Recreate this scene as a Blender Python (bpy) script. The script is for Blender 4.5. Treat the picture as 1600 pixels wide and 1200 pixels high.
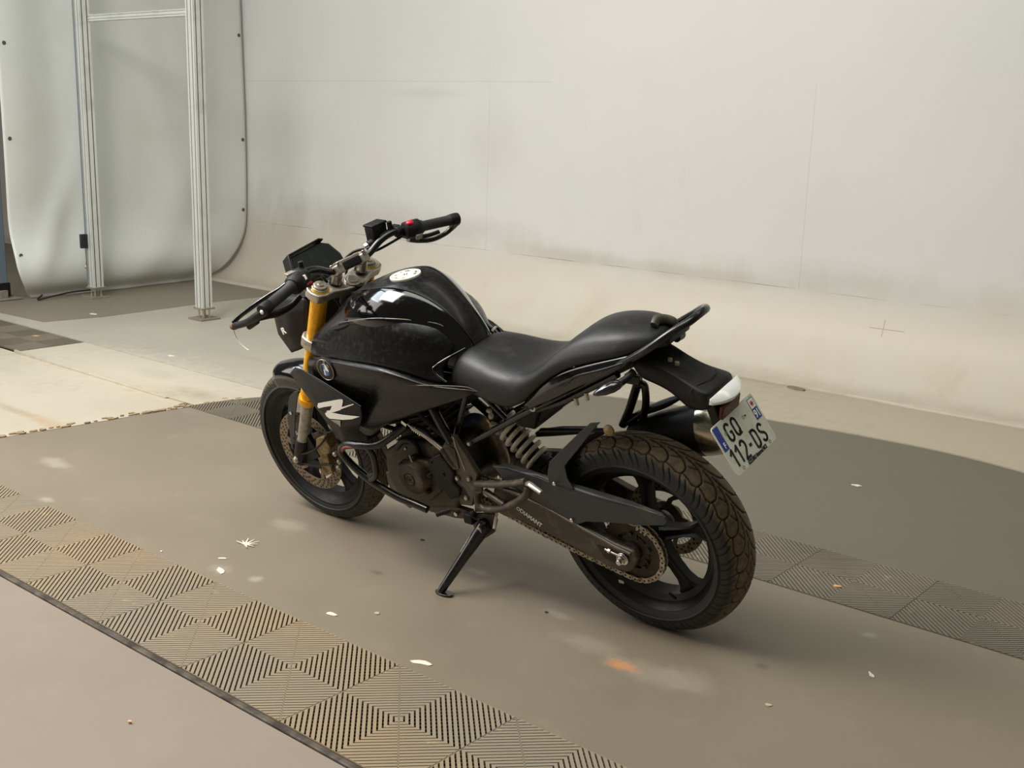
import bpy, bmesh, math, random
from mathutils import Vector, Matrix
for o in list(bpy.data.objects): bpy.data.objects.remove(o)
S = bpy.context.scene
COL = S.collection
PI = math.pi
random.seed(4)

# ---------------------------------------------------------------- camera
cam_data = bpy.data.cameras.new('camera')
cam = bpy.data.objects.new('camera', cam_data); COL.objects.link(cam)
RIGHT = Vector((0.76490112, 0.64355346, 0.02766248)); UP = Vector((-0.16608734, 0.15554824, 0.97376575)); FWD = Vector((-0.62236747, 0.74942890, -0.22586511))
cm = Matrix((RIGHT, UP, -FWD)).transposed().to_4x4()
cm.translation = Vector((1.790603, -1.767185, 1.415864))
cam.matrix_world = cm
cam_data.sensor_fit = 'HORIZONTAL'; cam_data.sensor_width = 36.0
cam_data.lens = 36.0 * 1794.6770 / 1600.0
cam_data.clip_end = 200
S.camera = cam

# ---------------------------------------------------------------- world, lights, exposure
W = bpy.data.worlds.new('hall_light'); S.world = W; W.use_nodes = True
W.node_tree.nodes['Background'].inputs[0].default_value = (1.0, 0.98, 0.80, 1)
W.node_tree.nodes['Background'].inputs[1].default_value = 0.088

def area(name, loc, target, size, size_y, power, col):
    d = bpy.data.lights.new(name, 'AREA'); d.shape = 'RECTANGLE'; d.size = size; d.size_y = size_y
    d.energy = power; d.color = col
    o = bpy.data.objects.new(name, d); COL.objects.link(o)
    o.location = loc
    o.rotation_euler = (Vector(target) - Vector(loc)).to_track_quat('-Z', 'Y').to_euler()
    return o
area('opening_daylight', (-5.9, -3.0, 3.2), (-2.0, 1.2, 0.3), 4.0, 3.6, 162, (1.0, 0.92, 0.88))
area('warm_ceiling_panel', (-2.4, -1.2, 4.0), (-2.0, -0.2, 0), 2.4, 1.4, 209, (1.0, 0.90, 0.86))
area('far_left_fill', (-4.6, -1.0, 4.2), (-3.6, 0.0, 0), 2.4, 1.4, 90, (0.84, 0.95, 1.0))  # unseen cool fill added to even out the far-left brightness
area('left_fill', (-3.6, 0.6, 4.2), (-3.4, 0.8, 0), 2.4, 1.4, 54, (0.84, 0.94, 1.0))  # second added fill, no lamp known here; lifts the left side
area('right_ceiling_panel', (0.2, -0.6, 4.6), (0.2, 0.8, 0), 3.5, 1.8, 88, (0.95, 1.0, 0.86))
area('wall_fill', (0.8, 2.1, 4.6), (0.8, 4.5, 0.9), 5.0, 0.7, 32, (1.0, 0.95, 0.90))  # unseen lamp added to brighten the back wall

S.view_settings.view_transform = 'Standard'; S.view_settings.look = 'None'
S.view_settings.exposure = 0.0; S.view_settings.gamma = 1.0
S.view_settings.use_curve_mapping = False

# ---------------------------------------------------------------- material helpers
def s2l(c):
    c = c / 255.0
    return c / 12.92 if c <= 0.04045 else ((c + 0.055) / 1.055) ** 2.4
def rgb(r, g, b): return (s2l(r), s2l(g), s2l(b), 1.0)
class NT:
    def __init__(self, m):
        self.t = m.node_tree; self.n = self.t.nodes; self.l = self.t.links
    def node(self, typ, **kw):
        n = self.n.new(typ)
        for k, v in kw.items():
            if k.startswith('i_'): n.inputs[int(k[2:])].default_value = v
            else: setattr(n, k, v)
        return n
    def link(self, a, b): self.l.new(a, b)
    def math(self, op, a, b=None, c=None, clamp=False):
        n = self.n.new('ShaderNodeMath'); n.operation = op; n.use_clamp = clamp
        for i, v in enumerate((a, b, c)):
            if v is None: continue
            if isinstance(v, (int, float)): n.inputs[i].default_value = v
            else: self.l.new(v, n.inputs[i])
        return n.outputs[0]
    def mix(self, f, a, b):
        n = self.n.new('ShaderNodeMix'); n.data_type = 'RGBA'
        for i, v in ((0, f), (6, a), (7, b)):
            if isinstance(v, (int, float)): n.inputs[i].default_value = v
            elif isinstance(v, tuple): n.inputs[i].default_value = v
            else: self.l.new(v, n.inputs[i])
        return n.outputs[2]
    def noise(self, scale, detail=4, rough=0.55, vec=None, dist=0.0):
        n = self.n.new('ShaderNodeTexNoise'); n.inputs['Scale'].default_value = scale
        n.inputs['Detail'].default_value = detail; n.inputs['Roughness'].default_value = rough
        n.inputs['Distortion'].default_value = dist
        if vec is not None: self.l.new(vec, n.inputs['Vector'])
        return n.outputs['Fac']
    def ramp(self, f, lo, hi):
        n = self.n.new('ShaderNodeMapRange'); n.inputs[1].default_value = lo; n.inputs[2].default_value = hi
        self.l.new(f, n.inputs[0]); return n.outputs[0]
    def coords(self):
        c = self.n.new('ShaderNodeTexCoord'); s = self.n.new('ShaderNodeSeparateXYZ')
        self.l.new(c.outputs['Object'], s.inputs[0])
        return c.outputs['Object'], s.outputs[0], s.outputs[1], s.outputs[2]
    def bump(self, h, strength, dist=0.002):
        b = self.n.new('ShaderNodeBump'); b.inputs['Strength'].default_value = strength
        b.inputs['Distance'].default_value = dist
        self.l.new(h, b.inputs['Height'])
        self.l.new(b.outputs[0], self.n['Principled BSDF'].inputs['Normal'])
    def base(self, col): self.l.new(col, self.n['Principled BSDF'].inputs['Base Color'])
    def rough(self, v): self.l.new(v, self.n['Principled BSDF'].inputs['Roughness'])
def mat(name, col, rough=0.5, metal=0.0, coat=0.0, spec=0.5, dirt=None, dscale=30, bump=0.0, bscale=200, dlo=0.5, dhi=0.75):
    m = bpy.data.materials.new(name); m.use_nodes = True
    p = m.node_tree.nodes['Principled BSDF']
    p.inputs['Base Color'].default_value = col; p.inputs['Roughness'].default_value = rough
    p.inputs['Metallic'].default_value = metal; p.inputs['Coat Weight'].default_value = coat
    p.inputs['Coat Roughness'].default_value = 0.06
    p.inputs['Specular IOR Level'].default_value = spec
    if dirt or bump:
        t = NT(m); v, x, y, z = t.coords()
        if dirt:
            f = t.ramp(t.noise(dscale, 5, 0.6, v), dlo, dhi)
            t.base(t.mix(f, col, dirt))
            t.rough(t.math('ADD', t.math('MULTIPLY', f, 0.25), rough, clamp=True))
        if bump: t.bump(t.noise(bscale, 2, 0.5, v), bump, 0.001)
    return m

GLOSS = mat('gloss_black_paint', rgb(6, 6, 7), 0.10, coat=0.6, dirt=rgb(24, 23, 22), dscale=60, dlo=0.55, dhi=0.9)
SATIN = mat('satin_black_paint', rgb(10, 10, 10), 0.30, spec=0.4, coat=0.1, dirt=rgb(17, 17, 16), dscale=70)
PLAST = mat('matte_black_plastic', rgb(16, 16, 15), 0.46, spec=0.35, dirt=rgb(32, 30, 27), dscale=25, bump=0.15, bscale=900)
GREYPL = mat('dusty_grey_plastic', rgb(54, 56, 57), 0.50, dirt=rgb(78, 74, 67), dscale=18, bump=0.15, bscale=900)
SEATM = mat('seat_vinyl', rgb(18, 18, 17), 0.42, dirt=rgb(30, 28, 26), dscale=14, bump=0.35, bscale=700)
DARK = mat('black_steel_tube', rgb(14, 14, 14), 0.27, coat=0.3, dirt=rgb(30, 28, 24), dscale=40)
VOID = mat('engine_bay_black', rgb(12, 12, 11), 0.7)
ENG = mat('dusty_engine_casting', rgb(66, 61, 53), 0.5, metal=0.25, dirt=rgb(116, 103, 82), dscale=22, bump=0.4, bscale=260)
PLATEM = mat('footpeg_plate_grey', rgb(84, 78, 68), 0.42, metal=0.3, dirt=rgb(124, 112, 90), dscale=24)
SWM = mat('swingarm_casting', rgb(76, 71, 63), 0.42, metal=0.35, dirt=rgb(128, 114, 92), dscale=20, bump=0.2, bscale=200)
SILVER = mat('cast_silver', rgb(190, 184, 170), 0.33, metal=0.75, dirt=rgb(150, 130, 98), dscale=45)
CHROME = mat('bright_steel', rgb(215, 212, 205), 0.18, metal=1.0)
GOLD = mat('gold_anodised', rgb(250, 184, 24), 0.28, metal=0.3, dirt=rgb(222, 150, 20), dscale=80)
GREYLEG = mat('fork_slider_grey', rgb(165, 161, 150), 0.34, metal=0.5, dirt=rgb(120, 110, 95), dscale=50)
BRONZE = mat('heated_steel_pipe', rgb(200, 160, 100), 0.36, metal=0.6, dirt=rgb(80, 100, 135), dscale=7, dlo=0.45, dhi=0.6)
STAIN = mat('stained_stainless', rgb(206, 196, 178), 0.24, metal=1.0, dirt=rgb(140, 110, 78), dscale=9, dlo=0.5, dhi=0.7)
MUFF = mat('muffler_black', rgb(28, 28, 27), 0.5, dirt=rgb(44, 42, 38), dscale=20)
SPRING = mat('spring_off_white', rgb(236, 229, 210), 0.4, coat=0.2, dirt=rgb(168, 150, 118), dscale=40)
DISCM = mat('brake_disc_dusty', rgb(134, 118, 96), 0.4, metal=0.4, dirt=rgb(78, 64, 48), dscale=26)
CALIP = mat('caliper_brassy', rgb(150, 132, 92), 0.4, metal=0.6, dirt=rgb(70, 58, 42), dscale=35, dlo=0.45)
CHAINM = mat('chain_plate', rgb(176, 162, 138), 0.42, metal=0.4, dirt=rgb(52, 44, 34), dscale=60)
SPROCK = mat('sprocket_grimy', rgb(48, 42, 34), 0.5, metal=0.4, dirt=rgb(88, 70, 48), dscale=25)
GRIP = mat('grip_rubber', rgb(38, 38, 36), 0.6, bump=0.5, bscale=600)
RED = mat('red_switch', rgb(205, 20, 40), 0.4)
MAROON = mat('maroon_switch', rgb(120, 24, 48), 0.4)
REDREF = mat('dark_red_reflector', rgb(88, 14, 14), 0.25)
WHITE = mat('white_decal', rgb(246, 246, 234), 0.35)
LENS = mat('clear_lens', rgb(252, 252, 250), 0.25, coat=1.0)
SCREEN = mat('display_glass', rgb(20, 26, 23), 0.35, coat=0.0, spec=0.25, dirt=rgb(44, 62, 54), dscale=9)
SMOKE = mat('smoked_lens', rgb(34, 34, 38), 0.12, coat=0.8)
WHEELM = mat('wheel_black', rgb(18, 18, 17), 0.44, spec=0.4, dirt=rgb(36, 33, 29), dscale=16)
BLUE = mat('plate_blue', rgb(38, 62, 150), 0.4)
BLUEL = mat('badge_blue', rgb(46, 110, 190), 0.3)
INK = mat('plate_black', rgb(30, 28, 34), 0.5)
GREYINK = mat('sticker_grey', rgb(90, 88, 82), 0.5)
PLATEW = mat('plate_white', rgb(222, 222, 206), 0.35, dirt=rgb(196, 194, 176), dscale=30)
STICK = mat('sticker_white', rgb(228, 228, 214), 0.4)
REDINK = mat('plate_red', rgb(206, 40, 50), 0.5)
RUST = mat('scraped_rust', rgb(122, 62, 44), 0.6)

# tyres: brown dust worn on the crown, dark flanks
def tyre_mat(name, R, dust):
    m = mat(name, rgb(40, 40, 38), 0.62)
    t = NT(m); v, x, y, z = t.coords()
    zz = t.math('SUBTRACT', z, R)
    r = t.math('SQRT', t.math('ADD', t.math('MULTIPLY', x, x), t.math('MULTIPLY', zz, zz)))
    nz = t.math('MULTIPLY', t.math('SUBTRACT', t.noise(30, 3, 0.6, v), 0.5), 0.016)
    f = t.ramp(t.math('ADD', r, nz), R - 0.027, R - 0.014)
    at = t.n.new('ShaderNodeAttribute'); at.attribute_name = 'groove'
    f2 = t.math('MULTIPLY', f, t.ramp(t.noise(60, 4, 0.7, v), 0.15, 0.6))
    c = t.mix(f2, rgb(40, 40, 37), dust)
    c = t.mix(at.outputs['Fac'], c, rgb(8, 8, 7))
    t.base(c); t.bump(t.noise(500, 2, 0.5, v), 0.2, 0.0008)
    return m
TYRE_R = tyre_mat('rear_tyre_rubber', 0.306, rgb(114, 97, 70))
TYRE_F = tyre_mat('front_tyre_rubber', 0.293, rgb(96, 84, 64))

# ---------------------------------------------------------------- floor and wall materials
def stain(t, x, y, cx, cy, rx, ry, nz, lo=0.35, hi=1.0):
    dx = t.math('DIVIDE', t.math('SUBTRACT', x, cx), rx); dy = t.math('DIVIDE', t.math('SUBTRACT', y, cy), ry)
    d = t.math('SQRT', t.math('ADD', t.math('MULTIPLY', dx, dx), t.math('MULTIPLY', dy, dy)))
    d = t.math('ADD', d, t.math('MULTIPLY', t.math('SUBTRACT', nz, 0.5), 1.6))
    return t.math('SUBTRACT', 1.0, t.ramp(d, lo, hi), clamp=True)
def floor_mat(name, a, b, c, rough=0.42, marks=False):
    m = mat(name, a, rough, spec=0.3); t = NT(m); v, x, y, z = t.coords()
    f1 = t.ramp(t.noise(0.9, 5, 0.6, v), 0.35, 0.65); f2 = t.ramp(t.noise(7, 6, 0.7, v), 0.56, 0.72)
    col = t.mix(f1, a, b); col = t.mix(t.math('MULTIPLY', f2, 0.35), col, c)
    if marks:
        n = t.noise(14, 5, 0.65, v)
        for (cx, cy, rx, ry, cc, k) in marks:
            col = t.mix(t.math('MULTIPLY', stain(t, x, y, cx, cy, rx, ry, n), k), col, cc)
    t.base(col); t.rough(t.math('ADD', t.math('MULTIPLY', f1, 0.12), rough))
    t.bump(t.noise(160, 3, 0.6, v), 0.08, 0.001)
    return m
pale = rgb(168, 160, 142)
FLOOR_MID = floor_mat('grey_vinyl_floor', rgb(124, 114, 98), rgb(131, 121, 104), rgb(144, 134, 116), 0.45, [
    (*(0.2326, 0.6019), 0.055, 0.030, rgb(196, 128, 74), 0.9), (*(0.1012, 0.6457), 0.13, 0.06, pale, 0.32), (*(0.3006, 0.6161), 0.16, 0.07, pale, 0.28),
    (*(-1.2427, 0.6753), 0.10, 0.06, pale, 0.42), (*(-2.4796, 0.4822), 0.13, 0.05, pale, 0.55), (*(-2.0837, 0.2325), 0.05, 0.03, pale, 0.6), (*(-1.0738, 0.2688), 0.06, 0.04, pale, 0.4), (*(-0.9328, 0.2971), 0.03, 0.03, pale, 0.7),
    (*(0.4044, 0.6550), 0.10, 0.08, rgb(160, 152, 136), 0.4), (*(-0.4806, 0.8183), 0.05, 0.03, pale, 0.4), (*(-0.7000, 0.5924), 0.03, 0.02, rgb(92, 84, 74), 0.6), (*(-0.0941, 0.7380), 0.06, 0.03, pale, 0.35),
    (*(0.5080, 0.8607), 0.025, 0.02, rgb(92, 88, 80), 0.6), (*(0.6437, 1.2477), 0.03, 0.025, pale, 0.5)])
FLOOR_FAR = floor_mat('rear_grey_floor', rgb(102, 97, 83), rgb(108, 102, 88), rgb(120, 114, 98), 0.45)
FLOOR_NEAR = floor_mat('near_grey_floor', rgb(139, 127, 115), rgb(145, 133, 121), rgb(152, 141, 127), 0.42)
FLOOR_CREAM = floor_mat('cream_painted_floor', rgb(178, 170, 151), rgb(186, 178, 160), rgb(150, 138, 115), 0.4, [
    (*(-3.5924, 1.6849), 0.22, 0.10, rgb(126, 120, 104), 0.6), (*(-3.0952, 1.5649), 0.25, 0.10, rgb(136, 122, 94), 0.6), (*(-4.1725, 1.5460), 0.2, 0.05, rgb(150, 140, 116), 0.5),
    (*(-2.9916, 0.7785), 0.4, 0.06, rgb(170, 140, 100), 0.45), (*(-3.3969, 0.7759), 0.3, 0.04, rgb(150, 130, 104), 0.4), (*(-3.5963, 2.3084), 0.35, 0.05, rgb(160, 150, 128), 0.5), (*(-1.3310, 3.9991), 0.5, 0.05, rgb(150, 138, 112), 0.4),
    (*(-5.3881, 3.4986), 0.9, 0.5, rgb(150, 144, 126), 0.4), (*(-3.3071, 1.4421), 0.5, 0.2, rgb(176, 160, 128), 0.35), (-3.9, 1.6, 1.1, 0.5, rgb(196, 188, 168), 0.7)
, (0.6, 3.7, 3.2, 1.0, rgb(184, 172, 148), 0.7)])
FLOOR_WHITE = floor_mat('painted_white_floor', rgb(164, 158, 144), rgb(173, 167, 151), rgb(142, 134, 115), 0.4, [
    (*(-3.5924, 1.6849), 0.22, 0.10, rgb(126, 120, 104), 0.6), (*(-3.0952, 1.5649), 0.25, 0.10, rgb(136, 122, 94), 0.6), (*(-4.1725, 1.5460), 0.2, 0.05, rgb(150, 140, 116), 0.5),
    (*(-2.9916, 0.7785), 0.4, 0.06, rgb(170, 140, 100), 0.45), (*(-3.3969, 0.7759), 0.3, 0.04, rgb(150, 130, 104), 0.4), (*(-3.5963, 2.3084), 0.35, 0.05, rgb(160, 150, 128), 0.5), (*(-1.3310, 3.9991), 0.5, 0.05, rgb(150, 138, 112), 0.4),
    (*(-5.3881, 3.4986), 0.9, 0.5, rgb(150, 144, 126), 0.4), (*(-3.3071, 1.4421), 0.5, 0.2, rgb(176, 160, 128), 0.35), (-3.9, 1.6, 1.1, 0.5, rgb(196, 188, 168), 0.7)
, (0.6, 3.7, 3.2, 1.0, rgb(184, 172, 148), 0.7)])
FLOOR_STRIP = floor_mat('brown_floor_strip', rgb(122, 115, 100), rgb(130, 122, 106), rgb(142, 134, 118), 0.5)
FLOOR_PIT = mat('dirt_under_tiles', rgb(24, 21, 18), 0.9)
GAPM = mat('dark_joint', rgb(20, 18, 16), 0.9)
def tile_mat(name, a, b):
    m = mat(name, a, 0.55); t = NT(m); v, x, y, z = t.coords()
    c2 = t.n.new('ShaderNodeNewGeometry'); n = t.noise(1.6, 4, 0.6, c2.outputs['Position'])
    col = t.mix(t.ramp(n, 0.4, 0.62), a, b)
    n3 = t.noise(11, 5, 0.7, c2.outputs['Position'])
    col = t.mix(t.math('MULTIPLY', t.ramp(n3, 0.62, 0.72), 0.5), col, rgb(190, 166, 128))
    # dirt lies in the slots
    col = t.mix(t.ramp(z, -0.0055, -0.0095), col, rgb(30, 25, 20))
    t.base(col); return m
TILE_NEAR = tile_mat('ribbed_tile_near', rgb(138, 128, 110), rgb(150, 132, 106))
TILE_FAR = tile_mat('ribbed_tile_far', rgb(118, 110, 94), rgb(104, 97, 82))

def wall_mat():
    m = mat('white_cyclorama', rgb(206, 205, 201), 0.5); t = NT(m); v, x, y, z = t.coords()
    big = t.ramp(t.noise(0.7, 4, 0.55, v), 0.35, 0.7)
    col = t.mix(big, rgb(212, 211, 207), rgb(205, 206, 202))
    pk = stain(t, x, z, -1.5, 1.35, 0.9, 0.55, t.noise(1.2, 3, 0.5, v), 0.1, 1.3)
    col = t.mix(t.math('MULTIPLY', pk, 0.25), col, rgb(216, 204, 203))
    # vertically stretched noise for smears on the cove
    mp = t.n.new('ShaderNodeMapping'); t.l.new(v, mp.inputs[0]); mp.inputs['Scale'].default_value = (1.5, 1.0, 0.6)
    sm = t.noise(1.6, 6, 0.65, mp.outputs[0], 0.4)
    low = t.math('SUBTRACT', 1.0, t.ramp(t.math('ADD', z, t.math('MULTIPLY', t.math('SUBTRACT', sm, 0.5), 0.5)), 0.35, 0.62), clamp=True)
    col = t.mix(t.math('MULTIPLY', low, t.math('ADD', t.math('MULTIPLY', t.ramp(sm, 0.3, 0.7), 0.35), 0.6)), col, rgb(200, 190, 170))
    mid = t.math('MULTIPLY', t.ramp(sm, 0.58, 0.78), 0.35)
    col = t.mix(t.math('MULTIPLY', mid, t.math('SUBTRACT', 1.0, t.ramp(z, 0.6, 1.9), clamp=True)), col, rgb(178, 174, 160))
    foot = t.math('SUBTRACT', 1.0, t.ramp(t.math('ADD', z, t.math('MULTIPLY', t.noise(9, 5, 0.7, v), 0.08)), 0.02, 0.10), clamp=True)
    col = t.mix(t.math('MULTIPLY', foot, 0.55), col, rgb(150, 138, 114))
    for (cx_, cz_, rx_, rz_, k_) in ((-4.25, 1.57, .40, .035, .14), (-3.60, 1.22, .26, .30, .16), (-3.75, .62, .5, .10, .25), (-4.9, .62, .9, .14, .3), (-2.9, .52, .6, .05, .25), (-1.9, .50, .8, .05, .3), (-.9, .56, .8, .10, .22), (-5.9, 1.0, .3, .8, .18)):
        col = t.mix(t.math('MULTIPLY', stain(t, x, z, cx_, cz_, rx_, rz_, sm, .2, 1.3), k_), col, rgb(150, 146, 130))
    # grime on the left end of the cove
    lg = stain(t, x, z, -6.0, 0.15, 1.3, 0.5, sm, 0.2, 1.3)
    col = t.mix(t.math('MULTIPLY', lg, 0.5), col, rgb(158, 150, 132))
    # joints between the boards
    nz = t.math('MULTIPLY', t.math('SUBTRACT', t.noise(2.0, 3, 0.5, v), 0.5), 0.012)
    def line(c, at, w): return t.math('LESS_THAN', t.math('ABSOLUTE', t.math('SUBTRACT', t.math('ADD', c, nz), at)), w)
    zl = line(z, 1.655, 0.0022); zs = line(z, 0.485, 0.0022)
    br = t.ramp(t.noise(2.4, 3, 0.6, v), 0.42, 0.6)
    below = t.math('LESS_THAN', z, 1.655)
    above = t.math('GREATER_THAN', z, 0.485)
    v1 = line(x, -3.64, 0.002); v2 = line(x, -1.20, 0.002); v3 = line(x, 1.24, 0.002)
    vs = t.math('MULTIPLY', t.math('MULTIPLY', t.math('ADD', t.math('ADD', v1, v2), v3), below), above)
    ln = t.math('ADD', t.math('MULTIPLY', t.math('MULTIPLY', zl, t.math('LESS_THAN', x, -3.1)), 0.25), t.math('ADD', t.math('MULTIPLY', vs, 0.22), t.math('MULTIPLY', t.math('MULTIPLY', zs, br), 0.7)), clamp=True)
    col = t.mix(ln, col, rgb(128, 118, 98))
    cx = t.math('MULTIPLY', line(x, -0.66, 0.0025), t.math('LESS_THAN', t.math('ABSOLUTE', t.math('SUBTRACT', z, 0.33)), 0.045))
    cz = t.math('MULTIPLY', line(z, 0.325, 0.0022), t.math('LESS_THAN', t.math('ABSOLUTE', t.math('SUBTRACT', x, -0.64)), 0.10))
    col = t.mix(t.math('MULTIPLY', t.math('ADD', cx, cz, clamp=True), 0.6), col, rgb(120, 112, 96))
    t.base(col); t.bump(t.noise(3.0, 3, 0.5, v), 0.12, 0.02)
    return m
WALLM = wall_mat()
CURT = mat('grey_pvc_curtain', rgb(210, 213, 208), 0.42, dirt=rgb(202, 203, 194), dscale=1.4)
ALU = mat('aluminium_profile', rgb(214, 216, 210), 0.35, metal=0.3, dirt=rgb(192, 192, 184), dscale=6)
ALUD = mat('slot_shade_grey', rgb(70, 72, 70), 0.6)
BLUEPOST = mat('blue_grey_post', rgb(110, 124, 134), 0.45, metal=0.2)
CONC = mat('dirty_base_plate', rgb(132, 124, 108), 0.7, dirt=rgb(96, 88, 74), dscale=30)

# ---------------------------------------------------------------- mesh helpers
class MB:
    def __init__(self): self.v = []; self.f = []; self.m = []
    def add(self, v, f, mi=0):
        o = len(self.v); self.v += [tuple(p) for p in v]
        for q in f: self.f.append(tuple(i + o for i in q)); self.m.append(mi)
        return self
    def box(self, c, s, rot=None, mi=0):
        v = []
        for dx in (-.5, .5):
            for dy in (-.5, .5):
                for dz in (-.5, .5):
                    p = Vector((dx * s[0], dy * s[1], dz * s[2]))
                    if rot is not None: p = rot @ p
                    v.append(Vector(c) + p)
        return self.add(v, [(0, 1, 3, 2), (4, 6, 7, 5), (0, 4, 5, 1), (2, 3, 7, 6), (0, 2, 6, 4), (1, 5, 7, 3)], mi)
    def prism(self, pts, d, mi=0):
        """closed outline (3D points) pushed by vector d"""
        n = len(pts); d = Vector(d); a = [Vector(p) for p in pts]
        v = a + [p + d for p in a]
        f = [tuple(range(n)), tuple(range(2 * n - 1, n - 1, -1))] + [(i, i + n, (i + 1) % n + n, (i + 1) % n) for i in range(n)]
        return self.add(v, f, mi)
    def sweep(self, pts, r, n=12, mi=0, closed=False, flat=1.0, caps=True):
        P = [Vector(p) for p in pts]; N = len(P)
        R = r if isinstance(r, (list, tuple)) else [r] * N
        v = []; up = None
        for i in range(N):
            if closed: t = (P[(i + 1) % N] - P[i - 1])
            else: t = P[min(i + 1, N - 1)] - P[max(i - 1, 0)]
            t.normalize()
            if up is None:
                up = t.cross(Vector((0, 1, 0)))
                if up.length < 0.1: up = t.cross(Vector((1, 0, 0)))
            up = (up - t * up.dot(t)).normalized(); sd = t.cross(up)
            for k in range(n):
                a = 2 * PI * k / n
                v.append(P[i] + (up * math.cos(a) * flat + sd * math.sin(a)) * R[i])
        f = []
        for i in range(N if closed else N - 1):
            for k in range(n):
                a = i * n + k; b = i * n + (k + 1) % n; j = ((i + 1) % N) * n
                f.append((a, b, j + (k + 1) % n, j + k))
        if not closed and caps:
            f.append(tuple(range(n - 1, -1, -1))); f.append(tuple((N - 1) * n + k for k in range(n)))
        return self.add(v, f, mi)
    def cyl(self, a, b, r, r2=None, n=24, mi=0): return self.sweep([a, b], [r, r if r2 is None else r2], n, mi)
    def lathe(self, prof, c, axis=(0, 1, 0), n=48, mi=0, closed=False):
        """prof: list of (radius, offset along the axis)"""
        ax = Vector(axis).normalized(); u = ax.orthogonal().normalized()
        if abs(ax.y) > 0.99: u = Vector((1, 0, 0))
        w = ax.cross(u); v = []; c = Vector(c)
        for (r, o) in prof:
            for k in range(n):
                a = 2 * PI * k / n; v.append(c + ax * o + (u * math.cos(a) + w * math.sin(a)) * max(r, 1e-5))
        f = []; m = len(prof)
        for i in range(m if closed else m - 1):
            for k in range(n):
                j = (i + 1) % m
                f.append((i * n + k, i * n + (k + 1) % n, j * n + (k + 1) % n, j * n + k))
        return self.add(v, f, mi)
    def sph(self, c, r, n=12, mi=0):
        if not isinstance(r, (tuple, list)): r = (r, r, r)
        v = []; f = []
        for i in range(n + 1):
            th = PI * i / n
            for k in range(2 * n):
                a = PI * k / n
                v.append((c[0] + r[0] * math.sin(th) * math.cos(a), c[1] + r[1] * math.sin(th) * math.sin(a), c[2] + r[2] * math.cos(th)))
        for i in range(n):
            for k in range(2 * n):
                f.append((i * 2 * n + k, i * 2 * n + (k + 1) % (2 * n), (i + 1) * 2 * n + (k + 1) % (2 * n), (i + 1) * 2 * n + k))
        return self.add(v, f, mi)
    def build(self, name, mats, parent=None, ang=35, bevel=0, sub=0, solid=0, segs=2, weld=True):
        me = bpy.data.meshes.new(name); me.from_pydata(self.v, [], self.f)
        if not isinstance(mats, (list, tuple)): mats = [mats]
        for m in mats: me.materials.append(m)
        for p, mi in zip(me.polygons, self.m): p.material_index = mi
        bm = bmesh.new(); bm.from_mesh(me)
        if weld: bmesh.ops.remove_doubles(bm, verts=bm.verts, dist=1e-5)
        bmesh.ops.recalc_face_normals(bm, faces=bm.faces)
        lim = math.radians(ang)
        for f in bm.faces: f.smooth = ang > 0
        for e in bm.edges:
            if len(e.link_faces) == 2: e.smooth = e.calc_face_angle(0) < lim
        bm.to_mesh(me); bm.free()
        o = bpy.data.objects.new(name, me); COL.objects.link(o)
        if parent is not None: o.parent = parent
        if solid:
            md = o.modifiers.new('solid', 'SOLIDIFY'); md.thickness = solid; md.offset = 0
        if bevel:
            md = o.modifiers.new('bevel', 'BEVEL'); md.width = bevel; md.segments = segs; md.limit_method = 'ANGLE'; md.angle_limit = math.radians(30)
            md.harden_normals = False
        if sub:
            md = o.modifiers.new('sub', 'SUBSURF'); md.levels = sub; md.render_levels = sub
            for p in me.polygons: p.use_smooth = True
        return o
def spline(pts, n=8, closed=False):
    P = [Vector(p) for p in pts]; out = []; N = len(P)
    for i in range(N if closed else N - 1):
        if closed: a, b, c, d = P[i - 1], P[i], P[(i + 1) % N], P[(i + 2) % N]
        else: a, b, c, d = P[max(i - 1, 0)], P[i], P[i + 1], P[min(i + 2, N - 1)]
        for k in range(n):
            t = k / n
            out.append(0.5 * ((2 * b) + (c - a) * t + (2 * a - 5 * b + 4 * c - d) * t * t + (3 * b - a - 3 * c + d) * t ** 3))
    if not closed: out.append(P[-1])
    return out
def tube(name, pts, r, m, parent=None, n=14, k=8, flat=1.0):
    mb = MB(); P = spline(pts, k) if k > 1 else pts
    if isinstance(r, (list, tuple)):
        rr = []
        for i in range(len(P)):
            t = i / (len(P) - 1) * (len(r) - 1); j = min(int(t), len(r) - 2); rr.append(r[j] + (r[j + 1] - r[j]) * (t - j))
        r = rr
    mb.sweep(P, r, n, flat=flat)
    return mb.build(name, m, parent, ang=50)
def patch(name, rows, m, parent=None, t=0.004, sub=2, crease=(), ccols=(), mirror=False, ends=True):
    """a shell grown from a grid of points, rows from top to bottom, columns from front to rear"""
    nr, nc = len(rows), len(rows[0])
    v = [tuple(p) for r in rows for p in r]
    if mirror: v = [(p[0], -p[1], p[2]) for p in v]
    f = [(i * nc + j, i * nc + j + 1, (i + 1) * nc + j + 1, (i + 1) * nc + j) for i in range(nr - 1) for j in range(nc - 1)]
    if not mirror: f = [tuple(reversed(q)) for q in f]
    me = bpy.data.meshes.new(name); me.from_pydata(v, [], f); me.materials.append(m)
    cr = me.attributes.new('crease_edge', 'FLOAT', 'EDGE')
    for e in me.edges:
        a, b = e.vertices; ra, ca, rb, cb = a // nc, a % nc, b // nc, b % nc
        w = 0
        if ra == rb and ra in crease: w = 0.85
        if ca == cb and ca in ccols: w = 0.85
        cr.data[e.index].value = w
    for p in me.polygons: p.use_smooth = True
    o = bpy.data.objects.new(name, me); COL.objects.link(o)
    if parent is not None: o.parent = parent
    md = o.modifiers.new('sub', 'SUBSURF'); md.levels = sub; md.render_levels = sub
    md = o.modifiers.new('solid', 'SOLIDIFY'); md.thickness = t; md.offset = -1
    return o
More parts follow.
